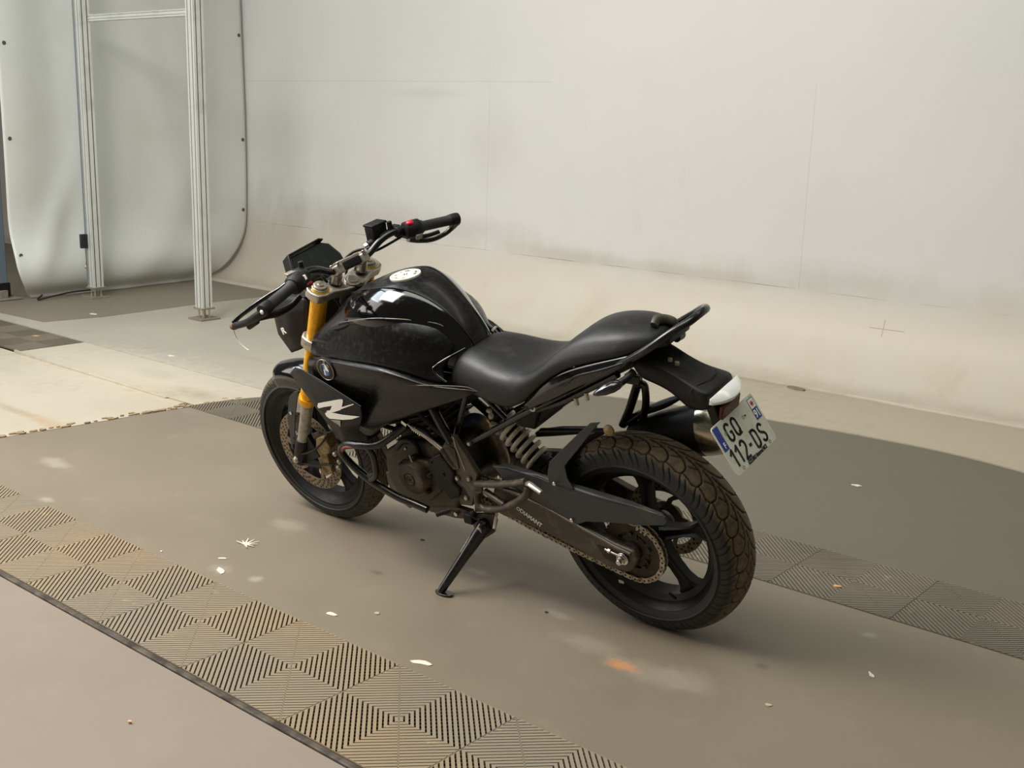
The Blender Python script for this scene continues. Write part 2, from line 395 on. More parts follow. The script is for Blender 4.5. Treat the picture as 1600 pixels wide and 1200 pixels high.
def loft(name, rings, m, parent=None, sub=2, crease=(), caps=True, band=None):
    """rings: half sections, each a list of (y, z) from the top middle to the lower edge, at station x"""
    v = []; f = []; n = len(rings[0][1]); w = 2 * n - 1
    for x, h in rings:
        right = [(x if len(p) == 2 else p[2], -p[0], p[1]) for p in reversed(h[1:])]
        left = [(x if len(p) == 2 else p[2], p[0], p[1]) for p in h]
        v += right + left
    for i in range(len(rings) - 1):
        for k in range(w - 1):
            f.append((i * w + k, i * w + k + 1, (i + 1) * w + k + 1, (i + 1) * w + k))
    for i in range(len(rings) - 1): f.append((i * w + w - 1, i * w, (i + 1) * w, (i + 1) * w + w - 1))
    if caps: f.append(tuple(range(w - 1, -1, -1))); f.append(tuple((len(rings) - 1) * w + k for k in range(w)))
    me = bpy.data.meshes.new(name); me.from_pydata(v, [], f)
    for mm in (m if isinstance(m, (list, tuple)) else [m]): me.materials.append(mm)
    if band is not None:
        for i in range(len(rings) - 1):
            for k in range(w - 1): me.polygons[i * (w - 1) + k].material_index = band(abs(k - (n - 1) + .5))
    cr = me.attributes.new('crease_edge', 'FLOAT', 'EDGE')
    for e in me.edges:
        a, b = e.vertices; ka, kb = a % w, b % w
        w_ = 0
        if ka == kb:
            hk = abs(ka - (n - 1))
            if hk in crease: w_ = crease[hk]
        cr.data[e.index].value = w_
    for p in me.polygons: p.use_smooth = True
    bm = bmesh.new(); bm.from_mesh(me); bmesh.ops.recalc_face_normals(bm, faces=bm.faces); bm.to_mesh(me); bm.free()
    o = bpy.data.objects.new(name, me); COL.objects.link(o)
    if parent is not None: o.parent = parent
    if sub:
        md = o.modifiers.new('sub', 'SUBSURF'); md.levels = sub; md.render_levels = sub
    return o
def thing(name, label, cat, loc=(0, 0, 0), rot=(0, 0, 0), group=None):
    o = bpy.data.objects.new(name, None); COL.objects.link(o); o.empty_display_size = 0.1
    o.location = loc; o.rotation_euler = rot
    return tag(o, label, cat, group)
def tag(o, label, cat, group=None):
    o['label'] = label; o['category'] = cat
    if group: o['group'] = group
    return o
def struct(o): o['kind'] = 'structure'; return o
def lab(o, s): o['label'] = s; return o
def text_mesh(name, s, size, m, parent, M, ext=0.0004, sx=1.0, offset=0.0, align='CENTER'):
    c = bpy.data.curves.new(name, 'FONT'); c.body = s; c.size = size; c.extrude = ext; c.align_x = align; c.align_y = 'CENTER'; c.offset = offset
    tmp = bpy.data.objects.new(name, c); COL.objects.link(tmp)
    bpy.context.view_layer.update()
    me = bpy.data.meshes.new_from_object(tmp); bpy.data.objects.remove(tmp)
    me.materials.clear(); me.materials.append(m)
    for v in me.vertices: v.co = M @ Vector((v.co.x * sx, v.co.y, v.co.z))
    o = bpy.data.objects.new(name, me); COL.objects.link(o); o.parent = parent
    return o

# ================================================================ THE ROOM
# ---- floor: base, dark vinyl field with two channels for the ribbed tiles, painted white border
edge = [(-3.03, -6.0), (-3.03, -1.5), (-3.00, -0.2), (-2.985, 0.2), (-2.97, 0.5), (-2.92, 0.93), (-2.875, 1.385), (-2.835, 1.6), (-2.76, 1.80),
        (-2.52, 2.25), (-2.15, 2.67), (-1.68, 3.02), (-1.25, 3.16), (-0.78, 3.245), (-0.2, 3.31), (0.3, 3.29), (0.9, 3.10), (1.6, 2.75), (3.5, 1.2)]
edge = edge[:1] + [(p.x, p.y) for p in spline([(a, b, 0) for a, b in edge], 6)][6:]
far_edge = [p for p in edge if (p[1] >= 3.0 or p[0] >= -1.7) and p[1] > 1.85]
def cut(y0, y1):
    out = []
    for a, b in zip(edge, edge[1:]):
        for k in range(1):
            t = k / 1; p = (a[0] + (b[0] - a[0]) * t, a[1] + (b[1] - a[1]) * t)
            if y0 < p[1] < y1 and p[0] < -0.3: out.append(p)
    return out
def xat(y):
    for a, b in zip(edge, edge[1:]):
        if a[1] <= y <= b[1]: return a[0] + (b[0] - a[0]) * (y - a[1]) / (b[1] - a[1])
fl = MB()
def slab(pts, top, mi, bot=-0.03):
    fl.prism([(x, y, bot) for x, y in pts], (0, 0, top - bot), mi)
fl.box((-3, -0.5, -0.055), (30, 13.6, 0.06), mi=3)
slab([(xat(-0.22) + .001, -0.222), (-3.02, -6.0), (6, -6.0), (6, -0.222)], -0.004, 1)
slab([(xat(0.2), 0.2)] + cut(0.2, 1.39) + [(xat(1.39), 1.392), (6, 1.392), (6, 0.2)], 0.0, 0)
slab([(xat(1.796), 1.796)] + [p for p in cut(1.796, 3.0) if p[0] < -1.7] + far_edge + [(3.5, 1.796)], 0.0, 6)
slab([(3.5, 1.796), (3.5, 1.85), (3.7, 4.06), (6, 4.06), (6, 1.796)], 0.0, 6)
G_ = 0.011
slab([(-13, -6), (-13, 1.425)] + [(-4.9, 1.425), (xat(1.425) - G_, 1.425)] + list(reversed([(x - G_, y) for x, y in cut(-6, 1.42)])), -0.001, 5)
slab([(-4.63, 1.43), (-4.63, 1.862), (xat(1.862) - G_, 1.862)] + list(reversed([(x - G_, y) for x, y in cut(1.44, 1.86)])) + [(xat(1.43) - G_, 1.43)], 0.004, 5)
up = [(x - G_ * .7, y + G_ * .7) for x, y in cut(1.87, 3.0) if x < -1.7] + [(x, y + G_) for x, y in far_edge]
slab([(-13, 1.87), (-13, 4.2)] + [(3.6, 4.2)] + list(reversed(up)) + [(xat(1.87) - G_, 1.87)], 0.003, 2)
slab([(-13, 2.0), (-13, 4.04), (-5.36, 4.04), (-5.40, 3.4), (-5.35, 2.42), (-5.42, 2.02), (-5.9, 1.985)], 0.0048, 4)
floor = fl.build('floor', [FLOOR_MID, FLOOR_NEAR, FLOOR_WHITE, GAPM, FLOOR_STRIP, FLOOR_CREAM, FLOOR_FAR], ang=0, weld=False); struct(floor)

# ---- raised lip where the painted cover plate ends, and the black nosing along the near tile row
mb = MB(); mb.prism([(-4.63, 1.412, -0.002), (-3.10, 1.412, -0.002), (-3.10, 1.412, 0.007), (-4.63, 1.412, 0.018)], (0, 0.012, 0))
mb.prism([(-4.63, 1.424, 0.0), (-3.10, 1.424, 0.0), (-3.10, 1.50, 0.0), (-4.63, 1.50, 0.0)], (0, 0, 0.0046))
trim1 = mb.build('trim_1', FLOOR_WHITE, ang=20, bevel=0.003); struct(trim1)

# ---- ribbed drainage tiles, 0.4 m square, concentric diamond ribs
def clip(poly, a, b, c):
    out = []
    for i in range(len(poly)):
        p, q = poly[i], poly[(i + 1) % len(poly)]
        fp, fq = a * p[0] + b * p[1] - c, a * q[0] + b * q[1] - c
        if fp <= 0: out.append(p)
        if fp * fq < 0:
            t = fp / (fp - fq); out.append((p[0] + (q[0] - p[0]) * t, p[1] + (q[1] - p[1]) * t))
    return out
def tile_mesh(name, m):
    mb = MB(); h = 0.1985; pitch = 0.4 / 22
    for sx in (1, -1):
        for sy in (1, -1):
            k = 0
            while k * pitch < 2 * h:
                lo, hi = k * pitch + 0.0025, k * pitch + (0.0142 if sx * sy > 0 else 0.0163)
                sq = [(0, 0), (h, 0), (h, h), (0, h)]
                q = clip(clip(sq, 1, 1, hi), -1, -1, -lo)
                if len(q) >= 3: mb.prism([(x * sx, y * sy, -0.0155) for x, y in q], (0, 0, 0.0175))
                k += 1
            # lower cross webs
            j = -8
            while j <= 8:
                c = j * 0.0235
                sq = [(0, 0), (h, 0), (h, h), (0, h)]
                q = clip(clip(sq, 1, -1, c + 0.0022), -1, 1, -(c - 0.0022))
                top = 0.002 if (j == 0 and sx * sy < 0) else -0.0065
                if len(q) >= 3: mb.prism([(x * sx, y * sy, -0.0155) for x, y in q], (0, 0, top + 0.0155))
                j += 1
    for s in (-1, 1):
        mb.box((s * 0.1985, 0, -0.0045), (0.0018, 0.398, 0.011)); mb.box((0, s * 0.1985, -0.0045), (0.3962, 0.0018, 0.011))
    mb.box((0, 0, -0.0170), (0.3985, 0.3985, 0.003), mi=1)
    return mb.build(name, [m, FLOOR_PIT], ang=0, weld=False)
near0 = tile_mesh('drainage_tile', TILE_NEAR); far0 = tile_mesh('drainage_tile', TILE_FAR)
def ordinal(i): return ('first', 'second', 'third', 'fourth', 'fifth', 'sixth', 'seventh', 'eighth', 'ninth', 'tenth', 'eleventh')[i]
used = {}
def put_tile(src, x, y, z, label, group):
    o = src if not used.get(src.name) else src.copy()
    if used.get(src.name): COL.objects.link(o)
    used[src.name] = True
    o.location = (x, y, z); tag(o, label, 'floor tile', group); return o
near_x = [-2.4 + 0.4 * i for i in range(8)]
for i, x in enumerate(near_x):
    put_tile(near0, x, 0.0, 0.0, 'brown ribbed tile, %s of the front row counted from the left photo edge' % ordinal(i), 'ribbed tiles of the front row')
for x_ in (-2.8, 0.8):
    put_tile(near0, x_, 0.0, 0.0, 'brown ribbed tile of the front row, beyond the %s edge of the photo' % ('left' if x_ < 0 else 'bottom'), 'ribbed tiles of the front row')
far_x = [0.445 + 0.4 * k for k in range(-8, 4)]
lbl = ['grey-brown ribbed tile ending the rear row, beside the front tyre'] + \
      ['grey-brown ribbed tile in the rear row, %s right of its left end tile' % ordinal(i) for i in range(11)]
for i, x in enumerate(far_x):
    put_tile(far0, x, 1.5935, 0.0005, lbl[i], 'ribbed tiles of the rear row')
for i, x in enumerate((-4.84, -5.24, -5.64, -6.04)):
    put_tile(far0, x, 1.652, 0.003, 'dark ribbed tile in the white floor at far left, %s' % ('nearest the motorcycle', 'second from the row end', 'cut by the photo edge', 'beyond the photo edge')[i], 'ribbed tiles in the white floor')
# row nosing
mb = MB(); mb.box((-1.0, -0.2105, -0.006), (8.0, 0.019, 0.014))
struct(mb.build('trim_2', mat('tile_row_nosing', rgb(88, 80, 68), 0.6, dirt=rgb(54, 46, 38), dscale=14, dlo=0.4, dhi=0.6), bevel=0.004, segs=3))
# ---- white cyclorama wall with its cove
mb = MB(); prof = [(4.02, -0.012)]
R0 = 0.44
for k in range(0, 19):
    a = PI / 2 * k / 18
    prof.append((4.03 + R0 * math.sin(a) * 0.97, 0.0025 + 0.50 * (1 - math.cos(a))))
prof += [(4.457, z) for z in (0.8, 1.4, 2.2, 4.2)]
xs = [-13 + 0.25 * i for i in range(77)]
v = []; f = []
for x in xs:
    for (y, z) in prof:
        w = 0.006 * math.sin(x * 2.3 + z * 2) * min(1, z * 2) + 0.012 * math.sin(x * 0.9) * max(0, 1 - z * 4) * (1 if z > 0 else 0)
        v.append((x, y + w, z))
m_ = len(prof)
for i in range(len(xs) - 1):
    for k in range(m_ - 1): f.append((i * m_ + k, i * m_ + k + 1, (i + 1) * m_ + k + 1, (i + 1) * m_ + k))
mb.add(v, f); wall = mb.build('wall_back', WALLM, ang=60, solid=0); struct(wall)
md = wall.modifiers.new('solid', 'SOLIDIFY'); md.thickness = 0.02; md.offset = 1 if False else -1
# white wall far behind the curtain, seen through the slit at its left edge
mb = MB(); mb.box((-13.05, -1.0, 2.1), (0.1, 10.0, 4.2)); struct(mb.build('wall_left', mat('outer_wall', rgb(196, 198, 196), 0.7)))

# ---- grey PVC curtain, cut round at the bottom to follow the cove
cx = -6.40; NU, NV = 90, 70
def cur_r(z):
    if z > 0.55: return 4.418
    t = (0.55 - z) / 0.55
    return 4.418 - 0.40 * t ** 2.4
v = []; f = []
for j in range(NV + 1):
    z = 0.007 + (3.6 - 0.007) * (j / NV) ** 1.35
    yl = 2.292 + 0.012 * z
    if z < 0.3: yl += 0.16 * ((0.3 - z) / 0.3) ** 2
    yr = cur_r(z)
    for i in range(NU + 1):
        u = i / NU; y = yl + (yr - yl) * u
        fold = 0.022 * math.sin(u * 19 + 0.6) * (0.55 + 0.45 * math.sin(u * 7 + 1)) * min(1, z / 0.8)
        d = u * 2.1 - z * 1.1
        fold += 0.03 * math.exp(-((u - 0.04 - 0.22 * z) / 0.05) ** 2) * math.exp(-((z - 0.5) / 0.45) ** 2)
        fold += 0.035 * math.exp(-((u - 0.50 - 0.25 * z) / 0.10) ** 2) * math.exp(-((z - 0.5) / 0.5) ** 2)
        fold += 0.030 * math.exp(-((u - 0.75 + 0.10 * z) / 0.07) ** 2) * math.exp(-((z - 1.2) / 0.7) ** 2)
        fold += 0.018 * math.sin(u * 6 + z * 1.7)
        belly = 0.11 * math.exp(-((z - 0.22) / 0.22) ** 2) * min(1, (1 - u) * 5) - 0.05 * math.exp(-((z - 0.03) / 0.05) ** 2)
        v.append((cx + fold + belly, y, z))
for j in range(NV):
    for i in range(NU):
        a = j * (NU + 1) + i; f.append((a, a + 1, a + NU + 2, a + NU + 1))
mb = MB(); mb.add(v, f)
curtain = mb.build('curtain', CURT, ang=80)
md = curtain.modifiers.new('solid', 'SOLIDIFY'); md.thickness = 0.003
tag(curtain, 'large grey PVC curtain hanging at far left, behind the two aluminium posts', 'curtain')
for (px, py, pz) in ((4.39, 0, 2.02), (4.39, 0, 1.17), (4.385, 0, 0.58), (2.367, 0, 1.83), (2.352, 0, 1.17), (2.340, 0, 0.34)):
    # eyelets sit in the hem
    best = min(v, key=lambda q: (q[1] - px) ** 2 + (q[2] - pz) ** 2)
    mb = MB(); mb.lathe([(0.006, 0.001), (0.0075, 0.004), (0.013, 0.004), (0.015, 0.001)], (best[0] + 0.002, px, pz), (1, 0, 0), 20)
    mb.lathe([(0.0001, 0.002), (0.0065, 0.002)], (best[0] + 0.002, px, pz), (1, 0, 0), 20)
    mb.build('eyelet', mat('eyelet_metal', rgb(96, 94, 88), 0.5, metal=0.5) if 'eyelet_metal' not in bpy.data.materials else bpy.data.materials['eyelet_metal'], curtain)
mb = MB()
mb.sweep(spline([(cx + 0.07, 2.50, 0.030), (cx + 0.16, 2.42, 0.014), (cx + 0.15, 2.55, 0.028), (cx + 0.10, 2.72, 0.035), (cx + 0.06, 2.9, 0.03)], 6), 0.006, 8)
tag(mb.build('power_cable', PLAST), 'thin dark cable lying along the bottom of the grey curtain, left of the far post', 'cable')

# ---- aluminium posts
def profile_pts(w, axis_len, x, y, z0):
    """square T-slot extrusion outline"""
    h = w / 2; s = 0.0045; dpt = 0.007; q = w / 4
    side = [(-h, -h)]
    pts = []
    for (ax, ay, bx, by) in ((-1, -1, 1, 0), (1, -1, 0, 1), (1, 1, -1, 0), (-1, 1, 0, -1)):
        nx, ny = -by, bx
        start = (ax * h, ay * h)
        pts.append(start)
        for c in (h - q * 0.95, h + q * 0.95):
            for (al, dn) in ((c - s, 0), (c - s, dpt), (c + s, dpt), (c + s, 0)):
                pts.append((start[0] + bx * al + nx * dn, start[1] + by * al + ny * dn))
    return [(x + a, y + b, z0) for a, b in pts]
def post(x, y, w, z0, z1, label, extra):
    r = thing('aluminium_post', label, 'post', (x, y, 0), group='aluminium frame posts')
    mb = MB(); mb.prism(profile_pts(w, 1, 0, 0, z0), (0, 0, z1 - z0)); mb.build('profile', ALU, r, ang=20)
    mb = MB(); q = w / 4 * .95; h = w / 2 - .0052
    for c in (-q, q):
        for sg in (-1, 1):
            mb.box((c, sg * h, (z0 + z1) / 2), (.0092, .002, z1 - z0 - .01)); mb.box((sg * h, c, (z0 + z1) / 2), (.002, .0092, z1 - z0 - .01))
    mb.build('slot_shade', ALUD, r, ang=0)  # dark strips stand in for the shade inside the slots
    mb = MB(); mb.box((0, 0, z0 - 0.005), (w * 1.28, w * 1.28, 0.010)); mb.box((0, 0, 0.009), (w * 1.9, w * 1.9, 0.010))
    mb.build('base_plate', CONC, r, bevel=0.001)
    for sx in (-1, 1):
        for sy in (-1, 1):
            mb = MB(); mb.cyl((sx * w * .3, sy * w * .3, 0.012), (sx * w * .3, sy * w * .3, z0), 0.006, n=12)
            mb.cyl((sx * w * .3, sy * w * .3, 0.014), (sx * w * .3, sy * w * .3, 0.026), 0.012, n=6); mb.build('stud', SILVER, r)
    return r
p1 = post(-4.845, 2.88, 0.082, 0.085, 3.3, 'tall aluminium T-slot post standing in front, nearer the motorcycle', None)
p2 = post(-6.14, 2.83, 0.082, 0.085, 3.3, 'tall aluminium T-slot post at the back, touching the grey curtain', None)
mb = MB(); mb.box((0, 0, 0), (0.025, 0.055, 0.105)); hb = mb.build('latch_box', mat('dark_navy_plastic', rgb(28, 28, 40), 0.5), p2, bevel=0.004); hb.location = (-0.02, -0.068, 0.43)
mb = MB(); mb.sweep([(-.02, -0.062, 0.38), (-.02, -0.058, 0.31), (-.02, -0.06, 0.24)], 0.003, 8); mb.sph((-.02, -0.062, 0.235), (0.008, 0.008, 0.014)); mb.build('pull_cord', SILVER, p2)
mb = MB(); mb.sweep([(-.02, -0.052, 3.2), (-.02, -0.052, 0.1)], 0.0045, 8); mb.build('edge_tube', BLUEPOST, p2)
bar = MB(); o_ = profile_pts(0.045, 1, 0, 0, 0)
bar.prism([(-4.887, 2.875 + b, 2.027 + a) for a, b, _ in o_], (-1.205, 0, 0))
tag(bar.build('crossbar', ALU, ang=20), 'horizontal aluminium bar joining the two tall posts near the top', 'crossbar')
# blue-grey frame post at the left edge
r = thing('steel_post', 'blue-grey steel post at the left edge of the photo, beside the curtain', 'post', (-6.50, 2.285, 0))
mb = MB(); mb.box((0, 0, 1.7), (0.06, 0.06, 3.2)); mb.build('tube', BLUEPOST, r, bevel=0.004)
mb = MB(); mb.box((0, 0, 0.075), (0.085, 0.085, 0.10)); mb.build('foot', PLAST, r, bevel=0.004)
mb = MB(); mb.box((0.02, -0.01, 0.013), (0.20, 0.20, 0.010)); mb.box((0.05, -0.02, 0.045), (0.03, 0.06, 0.055)); mb.build('base_plate', CONC, r, bevel=0.002)

# ---- paint chips and scraps on the floor
def chip(name, pos, size, m, label, seed, h=0.002, n=9, rag=0.5, elong=1.7, rotz=0.3):
    rnd = random.Random(seed); mb = MB(); pts = []
    for k in range(n):
        a = 2 * PI * k / n; rr = size / 2 * (1 - rag * rnd.random())
        x = math.cos(a) * rr * elong; y = math.sin(a) * rr
        pts.append((x * math.cos(rotz) - y * math.sin(rotz), x * math.sin(rotz) + y * math.cos(rotz), 0))
    mb.prism(pts, (0, 0, h)); o = mb.build(name, m, ang=0)
    o.location = (pos[0], pos[1], (pos[2] if len(pos) > 2 else 0.0) + 0.0004); tag(o, label, 'debris'); return o
CHIP = mat('white_paint_flake', rgb(226, 220, 200), 0.6); CHIP2 = mat('dull_flake', rgb(176, 168, 148), 0.6)
ORCH = mat('orange_flake', rgb(222, 170, 120), 0.6); DKCH = mat('dark_scrap', rgb(52, 46, 38), 0.7)
# splayed, torn flake
mb = MB(); rnd = random.Random(5)
for k in range(8):
    a = -0.5 + k * 0.55; L = 0.028 + rnd.random() * 0.02; c, s_ = math.cos(a), math.sin(a)
    mb.prism([(-s_ * 0.004, c * 0.004, 0), (s_ * 0.004, -c * 0.004, 0), (c * L + s_ * .001, s_ * L - c * .001, 0.004), (c * L - s_ * .001, s_ * L + c * .001, 0.004)], (0, 0, 0.0015))
o = mb.build('paint_flake', CHIP, ang=0); o.location = (*(-1.1945, 0.4543), 0.0005); tag(o, 'white torn star-shaped flake on the grey floor, below the front wheel', 'debris')
chip('paint_flake', (-0.5692, 0.2860), 0.026, CHIP, 'small bright white flake on the grey floor beside the front tile row', 1)
chip('paint_flake', (-0.4775, 0.3793), 0.018, CHIP2, 'dull whitish speck on the grey floor, right of the bright white flake', 2)
chip('paint_flake', (-0.1662, 0.2474), 0.030, CHIP, 'narrow white flake just above the front tile row, below the kickstand', 3, elong=2.4)
chip('paint_flake', (-1.0609, 0.2594), 0.028, CHIP, 'white smeared flake near the front tile row, left of the kickstand', 6, elong=2.6, rotz=-0.3)
chip('paint_flake', (-1.1460, 0.3264), 0.014, CHIP, 'tiny curled white crumb above the smeared flake', 16, elong=2.6, rotz=0.7)
chip('paint_flake', (-1.3373, 0.2269), 0.010, CHIP, 'tiny white dot on the grey floor beside the front tile row', 7, elong=1)
chip('paint_flake', (0.0294, 2.5617), 0.030, CHIP, 'white flake on the dark floor right of the number plate', 8)
chip('paint_flake', (0.7498, 1.0126), 0.014, CHIP, 'thin white sliver on the floor at lower right', 9, elong=3.0, rotz=-0.8)
chip('paint_flake', (0.6241, 0.6767), 0.016, CHIP2, 'pale speck on the floor at the lower right, under the rear wheel', 10)
chip('paint_flake', (0.4260, 1.5100), 0.020, ORCH, 'peach coloured crumb on the rear tile row', 11, h=0.006)
chip('paint_flake', (-0.4570, -0.4381), 0.011, ORCH, 'tiny yellowish crumb on the near floor at lower left', 12, elong=1.2)
chip('paint_flake', (-3.9411, 2.0113), 0.030, CHIP, 'white flake on the white painted floor at left', 13, h=0.006)
chip('paint_flake', (-5.4833, 2.4184), 0.040, CHIP, 'white flake on the brown floor strip below the curtain', 14, h=0.008)
chip('paint_flake', (-5.0044, 1.7445), 0.035, ORCH, 'pinkish flake on the dark tiles at far left', 15, h=0.006)
chip('plaster_fragment', (-0.9528, 3.9855), 0.075, mat('plaster', rgb(128, 120, 102), 0.8), 'loose grey fragment at the foot of the white wall', 17, h=0.010, elong=2.2, rotz=-0.1)
chip('dark_scrap', (-0.8000, 0.8966), 0.012, DKCH, 'tiny dark scrap on the floor left of the kickstand', 18)
chip('dark_scrap', (-0.1243, 0.7277), 0.010, DKCH, 'tiny dark scrap on the floor between kickstand and rear wheel', 19)
# broken edge of the white paint along the joint: small lifted crumbs, one patch nobody could count
mb = MB(); rnd = random.Random(11)
for k in range(60):
    y = 0.42 + rnd.random() * 1.3; x = xat(y) - 0.012 - rnd.random() ** 2 * 0.05; s_ = 0.004 + rnd.random() * 0.011
    pts = [(x + math.cos(a) * s_ * (0.6 + rnd.random() * .5), y + math.sin(a) * s_ * 1.8 * (0.6 + rnd.random() * .5), 0) for a in (0, 1.2, 2.4, 3.6, 4.8)]
    mb.prism(pts, (0, 0, 0.003 + rnd.random() * 0.003))
o = mb.build('paint_crumbs', mat('crumb', rgb(150, 128, 98), 0.7), ang=0); o['kind'] = 'stuff'
tag(o, 'broken paint crumbs along the joint between white and grey floor', 'debris')

# ================================================================ THE MOTORCYCLE
# bike frame: origin under the rear axle in the wheel plane, x forward, y to its left, z up along the wheel plane
BIKE = thing('motorcycle', 'black naked motorcycle with gold fork, leaning on its kickstand', 'motorcycle')
BIKE.matrix_world = Matrix.Translation(Vector((0.153923, 0.922892, 0.002729))) @ Matrix.Rotation(-3.116500, 4, 'Z') @ Matrix.Rotation(-0.285300, 4, 'X')
XF, ZF, ZR = 1.3588, 0.293, 0.306
SY = lambda p, s: (p[0], p[1] * s, p[2])

# ---- tyres with cut tread
def tyre(name, R, w, rb, cx, m, parent, period, curves, rnd_depth=0.0045, gw=0.0026):
    # outer section in (lateral, radius); crown arc first, then flank to the bead
    NA, half = 1080, []
    crown = w / 2 * 0.93; dropc = w * 0.30
    NL = 46
    for i in range(NL + 1):
        t = i / NL; th = t * PI / 2 * 0.96
        half.append((crown * math.sin(th) / math.sin(PI / 2 * .96), R - dropc * (1 - math.cos(th))))
    flank = [(w / 2 * 0.985, R - dropc - 0.012), (w / 2, R - dropc - 0.022), (w / 2 * 0.985, rb + 0.022), (w / 2 * 0.955, rb + 0.017), (w / 2 * 0.93, rb + 0.014), (w / 2 * 0.86, rb + 0.004), (w / 2 * 0.78, rb - 0.004)]
    sec = [(-a, r) for a, r in reversed(flank)] + [(-a, r) for a, r in reversed(half[1:])] + half + flank
    # rasterise groove curves of one period in (s, y) space
    segs = []
    for c in curves:
        pts = spline([(p[0], p[1], 0) for p in c[1]], 5)
        for a, b in zip(pts, pts[1:]): segs.append((a.x * period, a.y * w / 2, b.x * period, b.y * w / 2, c[0]))
    circ = 2 * PI * R; ncell = round(circ / period); per = circ / ncell; k_ = per / period
    NC = NA // ncell; NA = NC * ncell
    cell = []
    for ia in range(NC):
        s = ia / NC * per; col = []
        for (y, r) in sec:
            best = 0.0
            if r > R - dropc - 0.004:
                for (x0, y0, x1, y1, wd) in segs:
                    for sh in (-2, -1, 0, 1):
                        ax, bx = x0 * k_ + sh * per, x1 * k_ + sh * per
                        if s < min(ax, bx) - .006 or s > max(ax, bx) + .006: continue
                        dx, dy = bx - ax, y1 - y0; L = dx * dx + dy * dy + 1e-12
                        t = max(0, min(1, ((s - ax) * dx + (y - y0) * dy) / L))
                        d = math.hypot(s - ax - dx * t, y - y0 - dy * t)
                        g = max(0.0, min(1.0, (wd * gw - d) / 0.0009 + 0.5))
                        if g > best: best = g
            col.append(best)
        cell.append(col)
    v = []; gr = []; ns = len(sec)
    for i in range(NA):
        a = 2 * PI * i / NA; ca, sa = math.cos(a), math.sin(a); col = cell[i % NC]
        for (y, r), g in zip(sec, col):
            rr = r - g * rnd_depth; yy = y * (1 - 0.0 * g)
            v.append((cx + rr * ca, yy, R + rr * sa)); gr.append(g)
    f = []
    for i in range(NA):
        for k in range(ns - 1):
            j = ((i + 1) % NA) * ns; f.append((i * ns + k, i * ns + k + 1, j + k + 1, j + k))
    me = bpy.data.meshes.new(name); me.from_pydata([(p[0] - cx, p[1], p[2]) for p in v], [], f); me.materials.append(m)
    at = me.attributes.new('groove', 'FLOAT', 'POINT'); at.data.foreach_set('value', gr)
    for p in me.polygons: p.use_smooth = True
    o = bpy.data.objects.new(name, me); COL.objects.link(o); o.parent = parent; o.location = (cx, 0, 0)
    return o
scale_curves = [
    (1.0, [(0.0, .04), (.55, .10), (1.0, .22), (1.30, .40), (1.36, .56), (1.30, .66)]),
    (0.7, [(1.30, .66), (1.05, .70), (.80, .66), (.50, .62), (.34, .60)]),
    (0.7, [(1.30, .66), (1.45, .80), (1.75, .93)]),
    (0.6, [(0.36, .33), (.62, .24), (.80, .17)]),
    (0.6, [(.70, .74), (.95, .86), (1.2, .96)]),
    (1.0, [(0.5, -.04), (1.05, -.10), (1.5, -.22), (1.80, -.40), (1.86, -.56), (1.80, -.66)]),
    (0.7, [(1.80, -.66), (1.55, -.70), (1.30, -.66), (.84, -.60)]),
    (0.7, [(1.80, -.66), (1.95, -.80), (2.2, -.93)])]

# ---- wheels
def wheel(name, cx, R, rb, hw, m, a0, hub_w, label):
    """five-spoke cast wheel; hw is the half width over the rim flanges, a0 the angle of one spoke"""
    mb = MB(); c = (cx, 0, R)
    prof = [(rb + .000, hw), (rb + 0.000, hw - .006), (rb - .013, hw - .010), (rb - .016, hw * .55), (rb - .030, hw * .40), (rb - .030, -hw * .40),
            (rb - .016, -hw * .55), (rb - .013, -hw + .010), (rb, -hw + .006), (rb, -hw), (rb - .006, -hw - .001), (rb - .020, -hw + .014), (rb - .024, -hw * .6), (rb - .040, -hw * .42),
            (rb - .040, hw * .42), (rb - .024, hw * .6), (rb - .020, hw - .014), (rb - .006, hw + .001)]
    mb.lathe(prof, c, (0, 1, 0), 120, closed=True)
    mb.lathe([(0.001, hub_w), (.022, hub_w), (.030, hub_w - .006), (.042, hub_w * .55), (.050, .024), (.050, -.024), (.042, -hub_w * .55), (.030, -hub_w + .006), (.022, -hub_w), (.001, -hub_w)], c, (0, 1, 0), 48)
    for k in range(5):
        a = a0 + 2 * PI * k / 5; ca, sa = math.cos(a), math.sin(a)
        def pt(r, q, y): return (cx + ca * r - sa * q, y, R + sa * r + ca * q)
        secs = [(.034, .026, .026), (.065, .020, .023), (.110, .0155, .019), (.150, .019, .018), (rb - .055, .028, .019), (rb - .034, .050, .021)]
        vv = []; ff = []
        for (r, q, t) in secs:
            vv += [pt(r, -q, -t * .7), pt(r, -q, t * .7), pt(r, -q * .72, t), pt(r, -q * .30, t * .55), pt(r, q * .30, t * .55), pt(r, q * .72, t), pt(r, q, t * .7), pt(r, q, -t * .7), pt(r, q * .72, -t), pt(r, -q * .72, -t)]
        n = 10
        for i in range(len(secs) - 1):
            for j in range(n): ff.append((i * n + j, i * n + (j + 1) % n, (i + 1) * n + (j + 1) % n, (i + 1) * n + j))
        ff.append(tuple(range(n))); ff.append(tuple(range((len(secs) - 1) * n, len(secs) * n)))
        mb.add(vv, ff)
    return mb.build(name, m, BIKE, ang=32)
